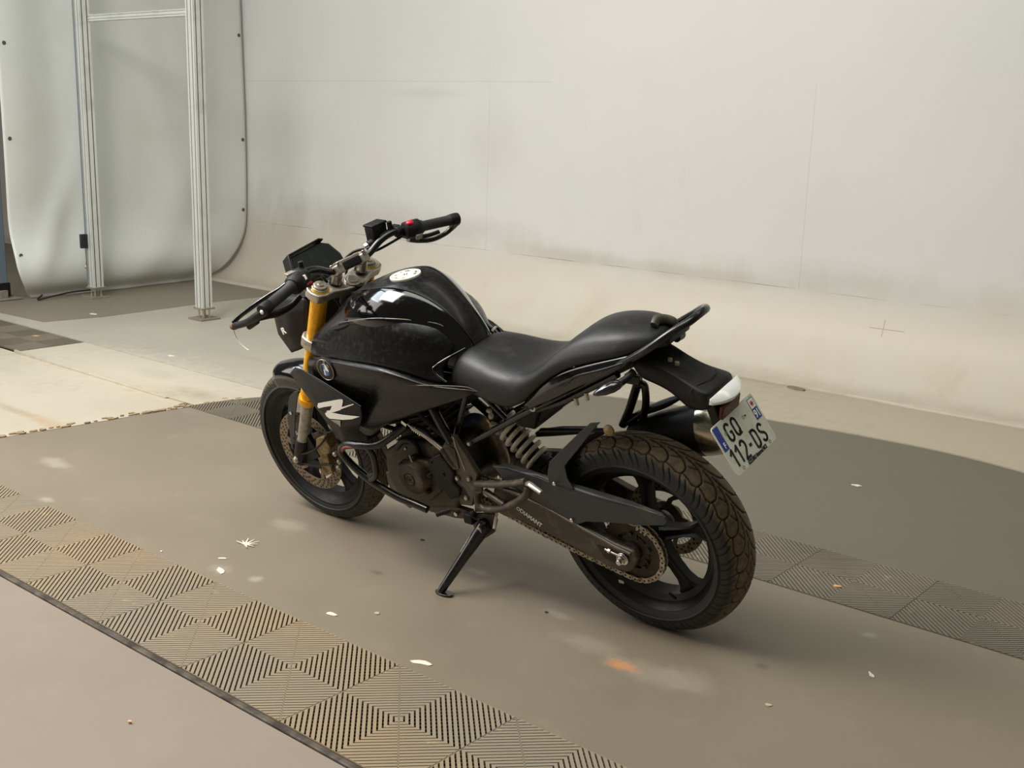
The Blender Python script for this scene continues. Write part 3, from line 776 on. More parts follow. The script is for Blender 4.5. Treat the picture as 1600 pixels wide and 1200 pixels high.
def disc(name, cx, R, y, ro, ri, m, parent, holes, fingers=6, t=0.0045, rot=0.0, hole=0.004, hub=0.05):
    """drilled brake rotor built as a flat ring whose shaded holes are painted dark discs"""
    mb = MB(); bm = bmesh.new()
    NR, NAg = 9, 180
    rows = [ri + (ro - ri) * i / NR for i in range(NR + 1)]
    v = []; 
    wav = lambda a: 0.0
    for r in rows:
        for k in range(NAg):
            a = 2 * PI * k / NAg; v.append((r * math.cos(a), r * math.sin(a)))
    rnd = random.Random(3); f = []
    def is_hole(r, a):
        for (hr, off, n) in holes:
            da = (a - off) % (2 * PI / n); da = min(da, 2 * PI / n - da)
            if math.hypot((r - hr), da * hr) < hole: return True
        return False
    mb.lathe([(ro, -t / 2), (ro, t / 2), (ri, t / 2), (ri, -t / 2)], (cx, y, R), (0, 1, 0), 120, closed=True)
    for (hr, off, n) in holes:
        for k in range(n):
            a = off + 2 * PI * k / n
            for s in (-1, 1): mb.cyl((cx + hr * math.cos(a), y + s * (t / 2 - .001), R + hr * math.sin(a)), (cx + hr * math.cos(a), y + s * (t / 2 + .00025), R + hr * math.sin(a)), hole, n=10, mi=1)
    for k in range(fingers):
        a = rot + 2 * PI * k / fingers; b = a + 0.30
        def q(r, an, yy): return (cx + r * math.cos(an), y + yy, R + r * math.sin(an))
        w1 = .012
        P = [q(hub, a - .16, 0), q((hub + ri) / 2, a - .02, 0), q(ri + .004, b - .10, 0), q(ri + .004, b + .10, 0), q((hub + ri) / 2, a + .20, 0), q(hub, a + .16, 0)]
        mb.prism([(p[0], y - t / 2, p[2]) for p in P], (0, t, 0))
    mb.lathe([(hub + .004, -t / 2), (hub + .004, t / 2), (hub - .016, t / 2), (hub - .016, -t / 2)], (cx, y, R), (0, 1, 0), 48, closed=True)
    bm.free()
    return mb.build(name, [m, VOID], parent, ang=30)

RW_ = wheel('rear_wheel', 0.0, ZR, 0.230, 0.058, WHEELM, math.radians(-126.5), 0.075, '')
tyre('tire', 0.306, 0.150, 0.229, 0.0, TYRE_R, RW_, 0.0565, scale_curves)
disc('brake_disc', 0.0, ZR, -0.078, 0.120, 0.088, DISCM, RW_, [(.097, 0, 24), (.104, .13, 24), (.112, 0.05, 24)], 5, rot=.5)
FW_ = wheel('front_wheel', XF, ZF, 0.2292, 0.047, WHEELM, math.radians(-124), 0.055, '')
tyre('tire', 0.293, 0.112, 0.2285, XF, TYRE_F, FW_, 0.055, scale_curves, gw=0.0021)
FD = disc('brake_disc', XF, ZF, 0.063, 0.150, 0.113, DISCM, FW_, [(.1205, 0, 30), (.128, .07, 30), (.136, .14, 30), (.1435, .03, 30)], 6, rot=-1.1, hub=0.055)
mb = MB(); mb.sweep(spline([(0.0 + 0.19 * math.cos(-2.05), .050, ZR + 0.19 * math.sin(-2.05)), (0.0 + 0.165 * math.cos(-2.05), .062, ZR + 0.165 * math.sin(-2.05))], 2), 0.004, 8); mb.build('valve', PLAST, RW_)
mb = MB(); q = (0.0880, 0.0580, 0.1428); mb.box(q, (0.018, 0.003, 0.010)); mb.build('balance_weight', SILVER, RW_, bevel=.001)

# ---- sprocket, hub carrier, chain
mb = MB(); n = 42; ro = .0985; pts = []
for k in range(n):
    a = 2 * PI * k / n
    for (d, r) in ((-.35, ro - .006), (-.12, ro), (.12, ro), (.35, ro - .006)):
        aa = a + d * 2 * PI / n; pts.append((r * math.cos(aa), 0.094, ZR + r * math.sin(aa)))
inn = [(0.058 * math.cos(2 * PI * k / (4 * n)), 0.094, ZR + 0.058 * math.sin(2 * PI * k / (4 * n))) for k in range(4 * n)]
v = [*pts, *inn]; v2 = [(p[0], p[1] + .006, p[2]) for p in v]; N4 = 4 * n
f = [(i, (i + 1) % N4, N4 + (i + 1) % N4, N4 + i) for i in range(N4)]
f2 = [tuple(j + 2 * N4 for j in q) for q in f]
side = [(i, (i + 1) % N4, 2 * N4 + (i + 1) % N4, 2 * N4 + i) for i in range(N4)] + [(N4 + i, N4 + (i + 1) % N4, 3 * N4 + (i + 1) % N4, 3 * N4 + i) for i in range(N4)]
mb.add(v + v2, f + f2 + side)
for k in range(5):
    a = 2 * PI * k / 5 + .3
    mb.prism([(r * math.cos(a + d), .0945, ZR + r * math.sin(a + d)) for r, d in ((.040, -.45), (.062, -.24), (.062, .24), (.040, .45))], (0, .005, 0))
    mb.cyl((.056 * math.cos(a), .098, ZR + .056 * math.sin(a)), (.056 * math.cos(a), .108, ZR + .056 * math.sin(a)), .007, n=6)
mb.lathe([(.061, .091), (.061, .0935), (.03, .0935), (.03, .091)], (0, 0, ZR), (0, 1, 0), 40, closed=True)
mb.lathe([(.048, .060), (.048, .096), (.030, .100), (.028, .112), (.012, .112)], (0, 0, ZR), (0, 1, 0), 40)
SPR = mb.build('sprocket', SPROCK, RW_, ang=30)
M_ = Matrix.Translation(Vector((.0, .1008, ZR)))
for i, ch in enumerate('520'):
    a = math.radians(124 - i * 9.5); R_ = Matrix(((math.sin(a), 0, math.cos(a)), (0, 0, 0), (0, 0, 0)))
    X = Vector((-math.sin(a), 0, math.cos(a))) * -1.0; Y = Vector((math.cos(a), 0, math.sin(a)))
    # seen from the bike's left, +x runs to the left: mirror so that the digits read correctly
    X = Vector((-math.sin(a) * -1, 0, math.cos(a) * -1)) * -1
    Mx = Matrix(((X.x, Y.x, 0), (0, 0, 1), (X.z, Y.z, 0))).to_4x4(); Mx.translation = Vector((.078 * math.cos(a), .1006, ZR + .078 * math.sin(a)))
    text_mesh('size_mark', ch, .014, SPRING, SPR, Mx, ext=.0003, offset=.0003)
# chain run: around both sprockets
rs, rf = .0950, .034; fc = (0.565, 0.372); yc = .097
d = math.hypot(fc[0], fc[1] - ZR); base = math.atan2(fc[1] - ZR, fc[0]); off = math.acos((rs - rf) / d)
path = []
n = 60
aT, aB = base + off, base - off
for k in range(n + 1):   # around the rear sprocket from top tangent backwards to the bottom tangent
    a = aT + (2 * PI - 2 * off) * k / n; path.append(Vector((rs * math.cos(a), yc, ZR + rs * math.sin(a))))
e0 = path[-1]; e1 = Vector((fc[0] + rf * math.cos(aB), yc, fc[1] + rf * math.sin(aB)))
for k in range(1, 30):
    t = k / 30; p = e0.lerp(e1, t); p.z -= .010 * math.sin(PI * t); path.append(p)
for k in range(21):
    a = aB + (2 * off) * k / 20; path.append(Vector((fc[0] + rf * math.cos(a), yc, fc[1] + rf * math.sin(a))))
e0 = path[-1]; e1 = path[0]
for k in range(1, 30): path.append(e0.lerp(e1, k / 30))
path.append(path[0])
tot = sum((b - a).length for a, b in zip(path, path[1:])); nl = round(tot / .01588); nl += nl % 2; step = tot / nl
pins = []; acc = 0; nxt = 0
for a, b in zip(path, path[1:]):
    L = (b - a).length
    while nxt <= acc + L + 1e-9 and len(pins) < nl: pins.append(a.lerp(b, (nxt - acc) / L)); nxt += step
    acc += L
mb = MB()
for i in range(nl):
    a, b = pins[i], pins[(i + 1) % nl]; t = (b - a).normalized(); nrm = Vector((-t.z, 0, t.x)); outer = i % 2 == 0
    yy = .0085 if outer else .0058
    for s in (-1, 1):
        y0 = s * yy; h = .0078
        P = []
        for (c, sg) in ((a, -1), (b, 1)):
            for an in (-70, -25, 25, 70):
                aa = math.radians(an); P.append(c + t * sg * h * math.cos(aa) + nrm * sg * h * math.sin(aa))
        P = [(p.x, p.y + y0 - .001, p.z) for p in P]
        mb.prism(P, (0, .002, 0), 0 if outer else 0)
    mb.cyl((a.x, a.y - .0100, a.z), (a.x, a.y + .0100, a.z), .0035, n=8, mi=1)
    mb.cyl((a.x, a.y - .0048, a.z), (a.x, a.y + .0048, a.z), .0050, n=10, mi=1)
mb.build('chain', [CHAINM, SPROCK], BIKE, ang=0)

# ---- swingarm (left and right beams), adjusters, axle
sa_out = [(0.4556, 0.1250, 0.4105), (0.3857, 0.1250, 0.4239), (0.2841, 0.1250, 0.4070), (0.1574, 0.1250, 0.3600), (0.0437, 0.1250, 0.3291), (-0.0136, 0.1250, 0.3209), (-0.0275, 0.1250, 0.2999), (-0.0103, 0.1250, 0.2605), (0.0128, 0.1250, 0.2423), (0.0767, 0.1250, 0.2416), (0.1822, 0.1250, 0.2705), (0.2918, 0.1250, 0.2956), (0.3713, 0.1250, 0.3109), (0.4317, 0.1250, 0.3098), (0.4905, 0.1250, 0.3231)]
SW = None
mb = MB(); mb.prism(sa_out, (0, -.030, 0))
SW = mb.build('swingarm', SWM, BIKE, ang=25, bevel=.006, segs=3)
mb = MB(); mb.prism([SY(p, -1) for p in sa_out], (0, .03, 0)); mb.box((.44, 0, .37), (.06, .22, .07)); mb.cyl((.59, -.13, .36), (.59, .13, .36), .03)
mb.build('swingarm_beam', SWM, SW, bevel=.006)
# raised upper rib and recess in the beam
mb = MB(); mb.sweep([(0.3874, 0.1270, 0.4072), (0.2742, 0.1270, 0.3892), (0.1568, 0.1270, 0.3550), (0.0433, 0.1270, 0.3220), (-0.0076, 0.1270, 0.3120)], .0050, 8); mb.build('beam_rib', PLATEM, SW)
mb = MB(); mb.prism([(0.1053, 0.1262, 0.3094), (0.0710, 0.1262, 0.3089), (0.0261, 0.1262, 0.2969), (0.0186, 0.1262, 0.2736), (0.0516, 0.1262, 0.2633), (0.0827, 0.1262, 0.2710)], (0, -.004, 0)); mb.build('adjuster_slot', SPROCK, SW)
mb = MB(); ax = (0.0192, 0.1350, 0.2898)
mb.cyl((ax[0], -.14, ZR - .01), (ax[0], .136, ZR - .01), .010); mb.cyl((ax[0], .128, ax[2]), (ax[0], .132, ax[2]), .019); mb.cyl((ax[0], .130, ax[2]), (ax[0], .143, ax[2]), .013, n=6); mb.cyl((ax[0], .14, ax[2]), (ax[0], .152, ax[2]), .008)
mb.build('axle_nut', CHROME, SW, bevel=.001)
mb = MB(); mb.cyl((0.0761, 0.1290, 0.3049), (0.0271, 0.1310, 0.2976), .0035, n=8); mb.cyl((0.0656, 0.1290, 0.3038), (0.0566, 0.1300, 0.3029), .007, n=6); 
mb.build('chain_adjuster', SILVER, SW, bevel=.0008)
# maker's decal on the beam
mb = MB(); mb.prism([(0.3849, 0.1253, 0.3518), (0.3707, 0.1253, 0.3512), (0.3058, 0.1253, 0.3205), (0.3201, 0.1253, 0.3187)], (0, .0006, 0)); mb.build('decal_ground', INK, SW)
a = Vector((0.3567, 0.1262, 0.3467)); b = Vector((0.3071, 0.1262, 0.3230)); X = (b - a).normalized(); Z = Vector((0, 1, 0)); Y = Z.cross(X)
Mx = Matrix((X, Y, Z)).transposed().to_4x4(); Mx.translation = a.lerp(b, .5)
text_mesh('decal', 'DIAMANT', .021, WHITE, SW, Mx, sx=.85, offset=.0006)
q = Vector((0.3740, 0.1262, 0.3553)); mb = MB(); mb.lathe([(.004, 0), (.004, .0006), (.0065, .0006), (.0065, 0)], q, (0, 1, 0), 20); mb.build('decal', WHITE, SW)

# ---- chain guard and rear hugger
cg = [(0.4410, 0.1300, 0.4867), (0.3923, 0.1300, 0.4919), (0.2797, 0.1280, 0.4843), (0.2183, 0.1280, 0.4766), (0.1821, 0.1280, 0.4691), (0.0743, 0.1280, 0.4743), (-0.0270, 0.1260, 0.4736), (-0.1239, 0.1240, 0.4667), (-0.1359, 0.1240, 0.4522), (-0.1245, 0.1240, 0.4370), (-0.0504, 0.1260, 0.4173), (0.0334, 0.1260, 0.4019), (0.1306, 0.1280, 0.3801), (0.1664, 0.1280, 0.3593), (0.1986, 0.1280, 0.3653), (0.2716, 0.1300, 0.3917), (0.3352, 0.1300, 0.4224), (0.4016, 0.1300, 0.4444)]
mb = MB(); mb.prism(cg, (0, -.004, 0))
mb.prism([(0.4410, 0.1300, 0.4867), (0.3923, 0.1300, 0.4919), (0.2797, 0.1280, 0.4843), (0.2183, 0.1280, 0.4766), (0.0743, 0.1280, 0.4743), (-0.0270, 0.1260, 0.4736), (-0.1334, 0.1240, 0.4654), (-0.1064, 0.1000, 0.4576), (-0.0100, 0.1000, 0.4700), (0.0939, 0.1000, 0.4694), (0.2386, 0.1000, 0.4766), (0.3009, 0.1000, 0.4824), (0.4049, 0.1000, 0.4873)], (0, 0, -.003))
CG = mb.build('chain_guard', GREYPL, BIKE, ang=25, bevel=.0012)
for q in ((0.2170, 0.1310, 0.4849), (0.1750, 0.1310, 0.3759)):
    mb = MB(); mb.cyl(q, (q[0], q[1] + .006, q[2]), .006, n=14); mb.build('bolt', CHROME, CG, bevel=.001)
# hugger: curved shell over the tyre front-top with side arm down to the guard
rows = []
for j, y in enumerate((.100, .094, .078, .04, 0, -.04, -.078, -.094, -.100)):
    row = []
    for k in range(9):
        a = math.radians(12 + k * 5.2); rr = .322 - (abs(y) / .1) ** 2.5 * .022
        if abs(y) > .09: rr -= .004
        row.append((rr * math.cos(a - .05), y * 1.02, ZR + rr * math.sin(a - .05)))
    rows.append(row)
hug = patch('rear_hugger', rows, GREYPL, BIKE, t=.003, sub=1)
arm = [(0.0520, 0.1050, 0.6987), (0.0711, 0.1050, 0.6793), (0.1321, 0.1080, 0.6046), (0.1868, 0.1150, 0.5391), (0.1787, 0.1220, 0.5039), (0.1582, 0.1260, 0.4782), (0.1684, 0.1270, 0.4637), (0.2114, 0.1270, 0.4694), (0.2409, 0.1270, 0.4787), (0.2461, 0.1240, 0.5008), (0.2370, 0.1180, 0.5412), (0.1843, 0.1120, 0.5950), (0.1247, 0.1080, 0.6538), (0.0853, 0.1060, 0.6904)]
mb = MB(); mb.prism(arm, (0, -.004, 0)); mb.build('hugger_arm', GREYPL, hug, bevel=.0015)
mb = MB(); mb.sweep(spline([(0.2988, 0.0600, 0.5995), (0.2179, 0.0600, 0.6167), (0.1180, 0.0600, 0.6381), (0.0601, 0.0600, 0.6505)], 4), .009, 10, flat=.6); mb.build('brake_hose_guard', PLAST, hug)
q = (0.0232, 0.1120, 0.6835); mb = MB(); mb.lathe([(.002, .008), (.007, .008), (.015, .003), (.016, 0), (.016, -.004)], q, (0, 1, 0), 24); mb.build('rubber_washer', CALIP, hug)

# ---- fork: triple clamps, gold uppers, grey sliders
u = Vector((-.42420, 0, .90558)); ax0 = Vector((XF, 0, ZF)); FY = .1056
for s in (1, -1):
    mb = MB()
    def on(t, r=0): p = ax0 + u * t; return (p.x, s * FY, p.z)
    mb.sweep([on(.255), on(.262), on(.262), on(.285), on(.285), on(.70)], [.027, .031, .031, .031, .0265, .0265], 28)
    fk = mb.build('fork_leg', GOLD, BIKE, ang=40)
    if s == 1: lab(fk, 'gold fork tube, left of the pair, nearer the camera')
    else: lab(fk, 'gold fork tube, right of the pair')
    mb = MB(); mb.sweep([on(.035), on(.06), on(.27)], [.024, .0205, .0205], 24); mb.build('slider', GREYLEG, fk)
    mb = MB(); mb.sweep([on(-.028), on(-.02), on(.055), on(.085)], [.020, .025, .027, .0235], 24)
    p = on(.02); mb.box((p[0] - .035, p[1] - .004, p[2] + .03), (.09, .018, .10), Matrix.Rotation(.45, 3, 'Y'))
    mb.build('fork_foot', PLAST, fk, bevel=.003)
    mb = MB(); p = on(0); mb.cyl((p[0], p[1] + s * .016, p[2]), (p[0], p[1] + s * .030, p[2]), .013, n=6 if s > 0 else 24); mb.cyl((p[0], p[1] + s * .024, p[2]), (p[0], p[1] + s * .034, p[2]), .008, n=16)
    mb.build('axle_nut', SILVER, fk, bevel=.001)
    mb = MB()
    for (t0, t1, r) in ((.734, .742, .026), (.742, .749, .021), (.749, .752, .010)): mb.cyl(on(t0), on(t1), r, n=32)
    mb.build('fork_cap', SILVER, fk, bevel=.0015)
    mb = MB(); mb.cyl(on(.728), on(.737), .0285, n=32); mb.build('cap_ring', GOLD, fk)
# upper clamp: plate drilled around both legs
def yoke(t, th, hl, hm, name, m):
    c = ax0 + u * t; pf = Vector((.90558, 0, .42420))
    P = []
    for (yy, q) in ((.150, .0), (.145, .026), (.122, .040), (.085, .030), (.05, .012), (.0, .004), (-.05, .012), (-.085, .030), (-.122, .040), (-.145, .026), (-.150, .0), (-.145, -.026), (-.122, -.036), (-.085, -.036), (-.04, -.052), (.0, -.062), (.04, -.052), (.085, -.036), (.122, -.036), (.145, -.026)):
        p = c + pf * q * hm; P.append((p.x, yy * hl, p.z))
    mb = MB(); mb.prism(P, u * th); return mb.build(name, m, BIKE, bevel=.005, segs=3, ang=30)
TC = yoke(.705, .030, .98, 1.0, 'upper_triple_clamp', SILVER)
yoke(.505, .040, .96, 1.0, 'lower_triple_clamp', SILVER)
c = ax0 + u * .735; pf = Vector((.90558, 0, .42420))
q = c - pf * .034; mb = MB(); mb.cyl(q, q + u * .012, .019, n=6); mb.cyl(q, q + u * .006, .026, n=32); mb.build('stem_nut', SILVER, TC, bevel=.001)
q = c - pf * .058; mb = MB(); mb.cyl(q - u * .02, q + u * .004, .013, n=24); mb.build('ignition_lock', PLAST, TC)
mb = MB(); q0 = ax0 + u * .52 - pf * .031; mb.cyl(q0, q0 + u * .2, .03); mb.build('steering_stem', VOID, TC)

# ---- handlebar, risers, controls
def unrot(p):
    a = .065; dx, dy = p[0] - 1.013, p[1]
    return (1.013 + dx * math.cos(a) - dy * math.sin(a), dx * math.sin(a) + dy * math.cos(a), p[2])
HB = tube('handlebar', [(.930, .375, 1.024), (.955, .27, 1.036), (.985, .19, 1.046), (1.000, .135, 1.036), (1.010, .085, 1.008), (1.013, .05, .999), (1.013, 0, .998),
     (1.013, -.05, .999), (1.010, -.085, 1.008), (1.000, -.135, 1.036), (.985, -.19, 1.046), (.955, -.27, 1.036), (.930, -.375, 1.024)], .0112, DARK, BIKE, n=16, k=8)
for s in (1, -1):
    mb = MB(); mb.cyl((1.030, s * .052, .955), (1.013, s * .052, .990), .017, n=8); mb.box((1.013, s * .052, .999), (.046, .030, .030), Matrix.Rotation(.43, 3, 'Y')); mb.build('riser', SILVER, HB, bevel=.004)
    for dx in (-.018, .018):
        mb = MB(); mb.cyl((1.013 + dx, s * .052, 1.008 - dx * .45), (1.019 + dx, s * .052, 1.021 - dx * .45), .0065, n=16); mb.build('riser_bolt', CHROME, HB, bevel=.001)
    mb = MB(); mb.cyl((1.040, s * .052, .945), (1.031, s * .052, .962), .020, n=20); mb.build('riser_rubber', PLAST, HB)
mb = MB(); mb.box((1.026, 0, 1.012), (.034, .088, .014), Matrix.Rotation(.43, 3, 'Y')); mb.build('clamp_bridge', SILVER, HB, bevel=.003)
mb = MB(); mb.box((1.006, 0, 1.006), (.012, .078, .024), Matrix.Rotation(.43, 3, 'Y')); mb.build('bridge_shadow_gap', PLAST, HB, bevel=.003)
def bar_pt(y):
    t = (abs(y) - .27) / (.375 - .27); s = 1 if y > 0 else -1
    return Vector((.955 + (.930 - .955) * t, y, 1.036 + (1.024 - 1.036) * t))
for s in (1, -1):
    mb = MB(); mb.sweep([bar_pt(s * .262), bar_pt(s * .268), bar_pt(s * .274), bar_pt(s * .36), bar_pt(s * .368)], [.021, .021, .0165, .0165, .0185], 24); g = mb.build('grip', GRIP, HB, ang=50)
    lab(g, 'rubber grip on the %s handlebar end' % ('left' if s > 0 else 'right'))
    mb = MB(); mb.sweep([bar_pt(s * .368), bar_pt(s * .375), bar_pt(s * .392), bar_pt(s * .400), bar_pt(s * .402)], [.0175, .0190, .0200, .0185, .010], 24); mb.build('bar_end', PLAST, HB, ang=50, bevel=.001)
    # lever guards: the left one juts further forward
    if s > 0:
        tube('lever_guard', [unrot(p) for p in [(0.9544, 0.3920, 1.0159), (0.9818, 0.4020, 1.0006), (1.0364, 0.4050, 0.9743), (1.0956, 0.4030, 0.9549)]], [.0165, .015, .012, .0125], PLAST, HB, flat=.85)
        tube('clutch_lever', [unrot(p) for p in [(1.0188, 0.2350, 1.0353), (1.0327, 0.2650, 1.0214), (1.0508, 0.3000, 1.0111), (1.0778, 0.3400, 0.9916), (1.1058, 0.3750, 0.9700), (1.1163, 0.3950, 0.9566)]], [.011, .010, .009, .009, .008, .009], GLOSS, HB, flat=.75)
        tube('guard_stub', [unrot(p) for p in [(1.0191, 0.3800, 0.9701), (1.0587, 0.3850, 0.9484)]], .0085, PLAST, HB)
        tube('inner_lever_arm', [unrot(p) for p in [(1.0271, 0.2000, 0.9754), (1.0383, 0.2350, 0.9553), (1.0336, 0.2900, 0.9563), (1.0129, 0.3400, 0.9741), (0.9983, 0.3850, 0.9871)]], [.010, .012, .013, .013, .012], PLAST, HB, flat=.7)
    else:
        tube('lever_guard', [unrot(p) for p in [(0.9121, -0.4000, 1.0051), (0.9413, -0.4020, 0.9821), (0.9549, -0.3750, 0.9684), (0.9668, -0.3300, 0.9659), (0.9833, -0.2850, 0.9764), (0.9903, -0.2450, 0.9946)]], [.0145, .0115, .0095, .0095, .0095, .010], DARK, HB, flat=.8)
        tube('brake_lever', [unrot(p) for p in [(0.9787, -0.2150, 1.0195), (0.9644, -0.2500, 1.0039), (0.9566, -0.3000, 0.9909), (0.9464, -0.3450, 0.9887)]], [.010, .008, .007, .007], PLAST, HB, flat=.7)
    # switch box
    a, b = (.972, s * .205, 1.041), (.957, s * .262, 1.036)
    mb = MB(); mb.sweep([a, Vector(a).lerp(Vector(b), .06), Vector(a).lerp(Vector(b), .5), Vector(a).lerp(Vector(b), .9), b], [.021, .027, .029, .029, .024], 20); SB = mb.build('switch_box', PLAST, HB, ang=40)
    mb = MB(); mb.box((1.000, s * .195, 1.046), (.030, .026, .030)); mb.cyl((.985, s * .182, 1.042), (.985, s * .206, 1.042), .0175); mb.build('lever_clamp', PLAST, HB, bevel=.003)
    if s > 0:
        mb = MB(); mb.box((.945, .222, 1.050), (.008, .016, .016), Matrix.Rotation(.5, 3, 'Y')); mb.build('white_button', WHITE, SB, bevel=.002)
        mb = MB(); mb.box((.944, .212, 1.028), (.016, .022, .012), Matrix.Rotation(-.3, 3, 'Y')); mb.build('maroon_button', MAROON, SB, bevel=.002)
        for yy in (.206, .224):
            mb = MB(); mb.sph((.950, yy, 1.014), .0055, 8); mb.build('switch_screw', SILVER, SB)
        mb = MB(); mb.box((.986, .238, 1.066), (.022, .030, .004)); mb.build('clutch_plate', SILVER, SB, bevel=.001)
    else:
        mb = MB(); mb.sph((.957, -.222, 1.063), (.013, .014, .009), 10); lab(mb.build('kill_switch', RED, SB), 'red kill switch')
        mb = MB(); mb.box((.940, -.236, 1.016), (.010, .024, .018), Matrix.Rotation(-.3, 3, 'Y')); mb.build('starter_button', GREYLEG, SB, bevel=.002)
HB.matrix_local = Matrix.Translation((1.013, 0, 0)) @ Matrix.Rotation(-.065, 4, 'Z') @ Matrix.Translation((-1.013, 0, 0))
# mirror boss stubs
for s in (1, -1):
    mb = MB(); mb.cyl((1.004, s * .180, 1.050), (1.004, s * .180, 1.078), .0085, n=12); mb.build('mirror_boss', PLAST, HB, bevel=.001)
# brake reservoir, right side
mb = MB(); mb.prism([(1.052, -.115, 1.028), (1.015, -.115, 1.028), (1.012, -.118, 1.075), (1.056, -.118, 1.075)], (0, -.058, 0)); RS = mb.build('brake_reservoir', PLAST, HB, bevel=.004, segs=3)
mb = MB(); mb.prism([(1.057, -.116, 1.075), (1.011, -.116, 1.075), (1.011, -.178, 1.075), (1.057, -.178, 1.075)], (0, 0, .008)); mb.build('reservoir_lid', PLAST, RS, bevel=.002)
tube('master_cylinder', [(1.035, -.105, 1.022), (1.020, -.15, 1.035), (1.004, -.20, 1.044)], .013, PLAST, HB)
mb = MB(); mb.cyl((1.040, -.092, 1.017), (1.036, -.104, 1.021), .013, n=20); mb.build('banjo_bolt', CHROME, HB, bevel=.001)
# hoses and cables
tube('brake_hose', [(1.040, -.09, 1.015), (1.065, -.06, 1.010), (1.085, -.03, .985), (1.095, -.01, .94), (1.085, 0, .86)], .0045, PLAST, HB, n=8)
tube('clutch_cable', [(1.015, .200, 1.046), (1.040, .14, 1.035), (1.075, .08, 1.005), (1.085, .05, .95), (1.05, .04, .86)], .0042, PLAST, HB, n=8)
tube('throttle_cable', [(.985, -.205, 1.022), (1.010, -.13, 1.005), (1.050, -.07, .99), (1.08, -.03, .95), (1.06, -.02, .86)], .0042, PLAST, HB, n=8)
tube('switch_lead', [(.975, .20, 1.022), (1.005, .13, 1.012), (1.045, .085, .985), (1.06, .05, .93)], .005, PLAST, HB, n=8)
# zip tie tail on the left lever guard
e = unrot((1.1159, 0.4000, 0.9424)); tube('zip_tie', [e, (e[0] - .012, e[1] + .004, e[2] - .030), (e[0] - .038, e[1] + .004, e[2] - .050), (e[0] - .060, e[1] + .004, e[2] - .058)], .0016, WHITE, HB, n=6)
# guard end, scuffed copper brown, with pale rivet
q = unrot((1.1053, 0.4000, 0.9542)); mb = MB(); mb.sph((q[0] + .004, q[1], q[2] - .006), (.015, .011, .009), 10); mb.build('scuffed_tip', RUST, HB)
mb = MB(); q = unrot((0.9428, 0.4120, 1.0220)); mb.sph(q, (.007, .004, .007), 8); mb.build('bar_end_screw', LENS, HB)

# ---- instrument display and headlight
n_ = Vector((-.80, 0, .60)).normalized(); right_ = Vector((0, -1, 0)); upv = Vector((.60, 0, .80)).normalized()
dc = Vector((1.165, 0, .990))
def dpt(a, b, c=0): return dc + right_ * a + upv * b + n_ * c
out = [(-.095, -.040), (-.103, -.010), (-.078, .052), (.060, .056), (.088, .040), (.104, -.006), (.100, -.030), (.070, -.052), (-.075, -.056)]
mb = MB(); mb.prism([dpt(a, b, -.030) for a, b in out], n_ * .030); DB = mb.build('dashboard', PLAST, BIKE, bevel=.006, segs=3)
mb = MB(); mb.prism([dpt(a * .90, b * .86 + .002, 0.0) for a, b in out], n_ * .002); mb.build('display_glass', SCREEN, DB, bevel=.0015)
hood = [dpt(-.108, -.030), dpt(-.112, -.006), dpt(-.084, .060), dpt(.055, .066), dpt(.070, .058)]
v = []; f = []
for i, p in enumerate(hood):
    c0 = dc + (p - dc) * .93; v += [p - n_ * .030, p + n_ * .012, c0 + n_ * .012, c0 - n_ * .030]
for i in range(4):
    for k in range(4): f.append((i * 4 + k, i * 4 + (k + 1) % 4, i * 4 + 4 + (k + 1) % 4, i * 4 + 4 + k))
f += [(0, 1, 2, 3), (16, 17, 18, 19)]
mb = MB(); mb.add(v, f); mb.build('dash_hood', PLAST, DB, ang=20, bevel=.002)
for a in (-.06, .0):
    mb = MB(); mb.box(dpt(a, -.046, .004), (.012, .016, .008), Matrix.Rotation(.6, 3, 'Y')); mb.build('dash_button', PLAST, DB, bevel=.002)
HL = patch('headlight_housing', [
    [(1.150, .070, .905), (1.215, .085, .900), (1.290, .075, .895), (1.345, .045, .880), (1.362, 0, .875)],
    [(1.150, .092, .860), (1.220, .112, .850), (1.305, .100, .835), (1.368, .060, .810), (1.390, 0, .800)],
    [(1.165, .092, .800), (1.230, .112, .780), (1.315, .098, .765), (1.362, .058, .745), (1.382, 0, .735)],
    [(1.190, .070, .740), (1.250, .088, .712), (1.300, .075, .690), (1.330, .045, .680), (1.340, 0, .676)]], PLAST, BIKE, t=.006, sub=2, crease=(1, 2), ccols=(1, 2))
patch('headlight_side', [
    [(1.150, .070, .905), (1.215, .085, .900), (1.290, .075, .895), (1.345, .045, .880), (1.362, 0, .875)],
    [(1.150, .092, .860), (1.220, .112, .850), (1.305, .100, .835), (1.368, .060, .810), (1.390, 0, .800)],
    [(1.165, .092, .800), (1.230, .112, .780), (1.315, .098, .765), (1.362, .058, .745), (1.382, 0, .735)],
    [(1.190, .070, .740), (1.250, .088, .712), (1.300, .075, .690), (1.330, .045, .680), (1.340, 0, .676)]], PLAST, HL, t=.006, sub=2, crease=(1, 2), ccols=(1, 2), mirror=True)
mb = MB(); mb.prism([(1.16, -.07, .90), (1.30, -.07, .89), (1.34, -.05, .77), (1.20, -.06, .72)], (0, .14, 0)); mb.build('lamp_core', VOID, HL, bevel=.01)
mb = MB(); mb.prism([(1.150, -.070, .905), (1.215, -.085, .900), (1.290, -.075, .895), (1.345, -.045, .880), (1.362, 0, .875), (1.345, .045, .880), (1.290, .075, .895), (1.215, .085, .900), (1.150, .070, .905)], (0, 0, -.006)); mb.build('housing_lid', PLAST, HL, bevel=.002)
a = Vector((1.27, .1085, .785)); X = Vector((-.90, .02, .42)).normalized(); Z = Vector((.10, .99, .06)).normalized(); Y = Z.cross(X)
Mx = Matrix((X, Y, Z)).transposed().to_4x4(); Mx.translation = a + Z * .004
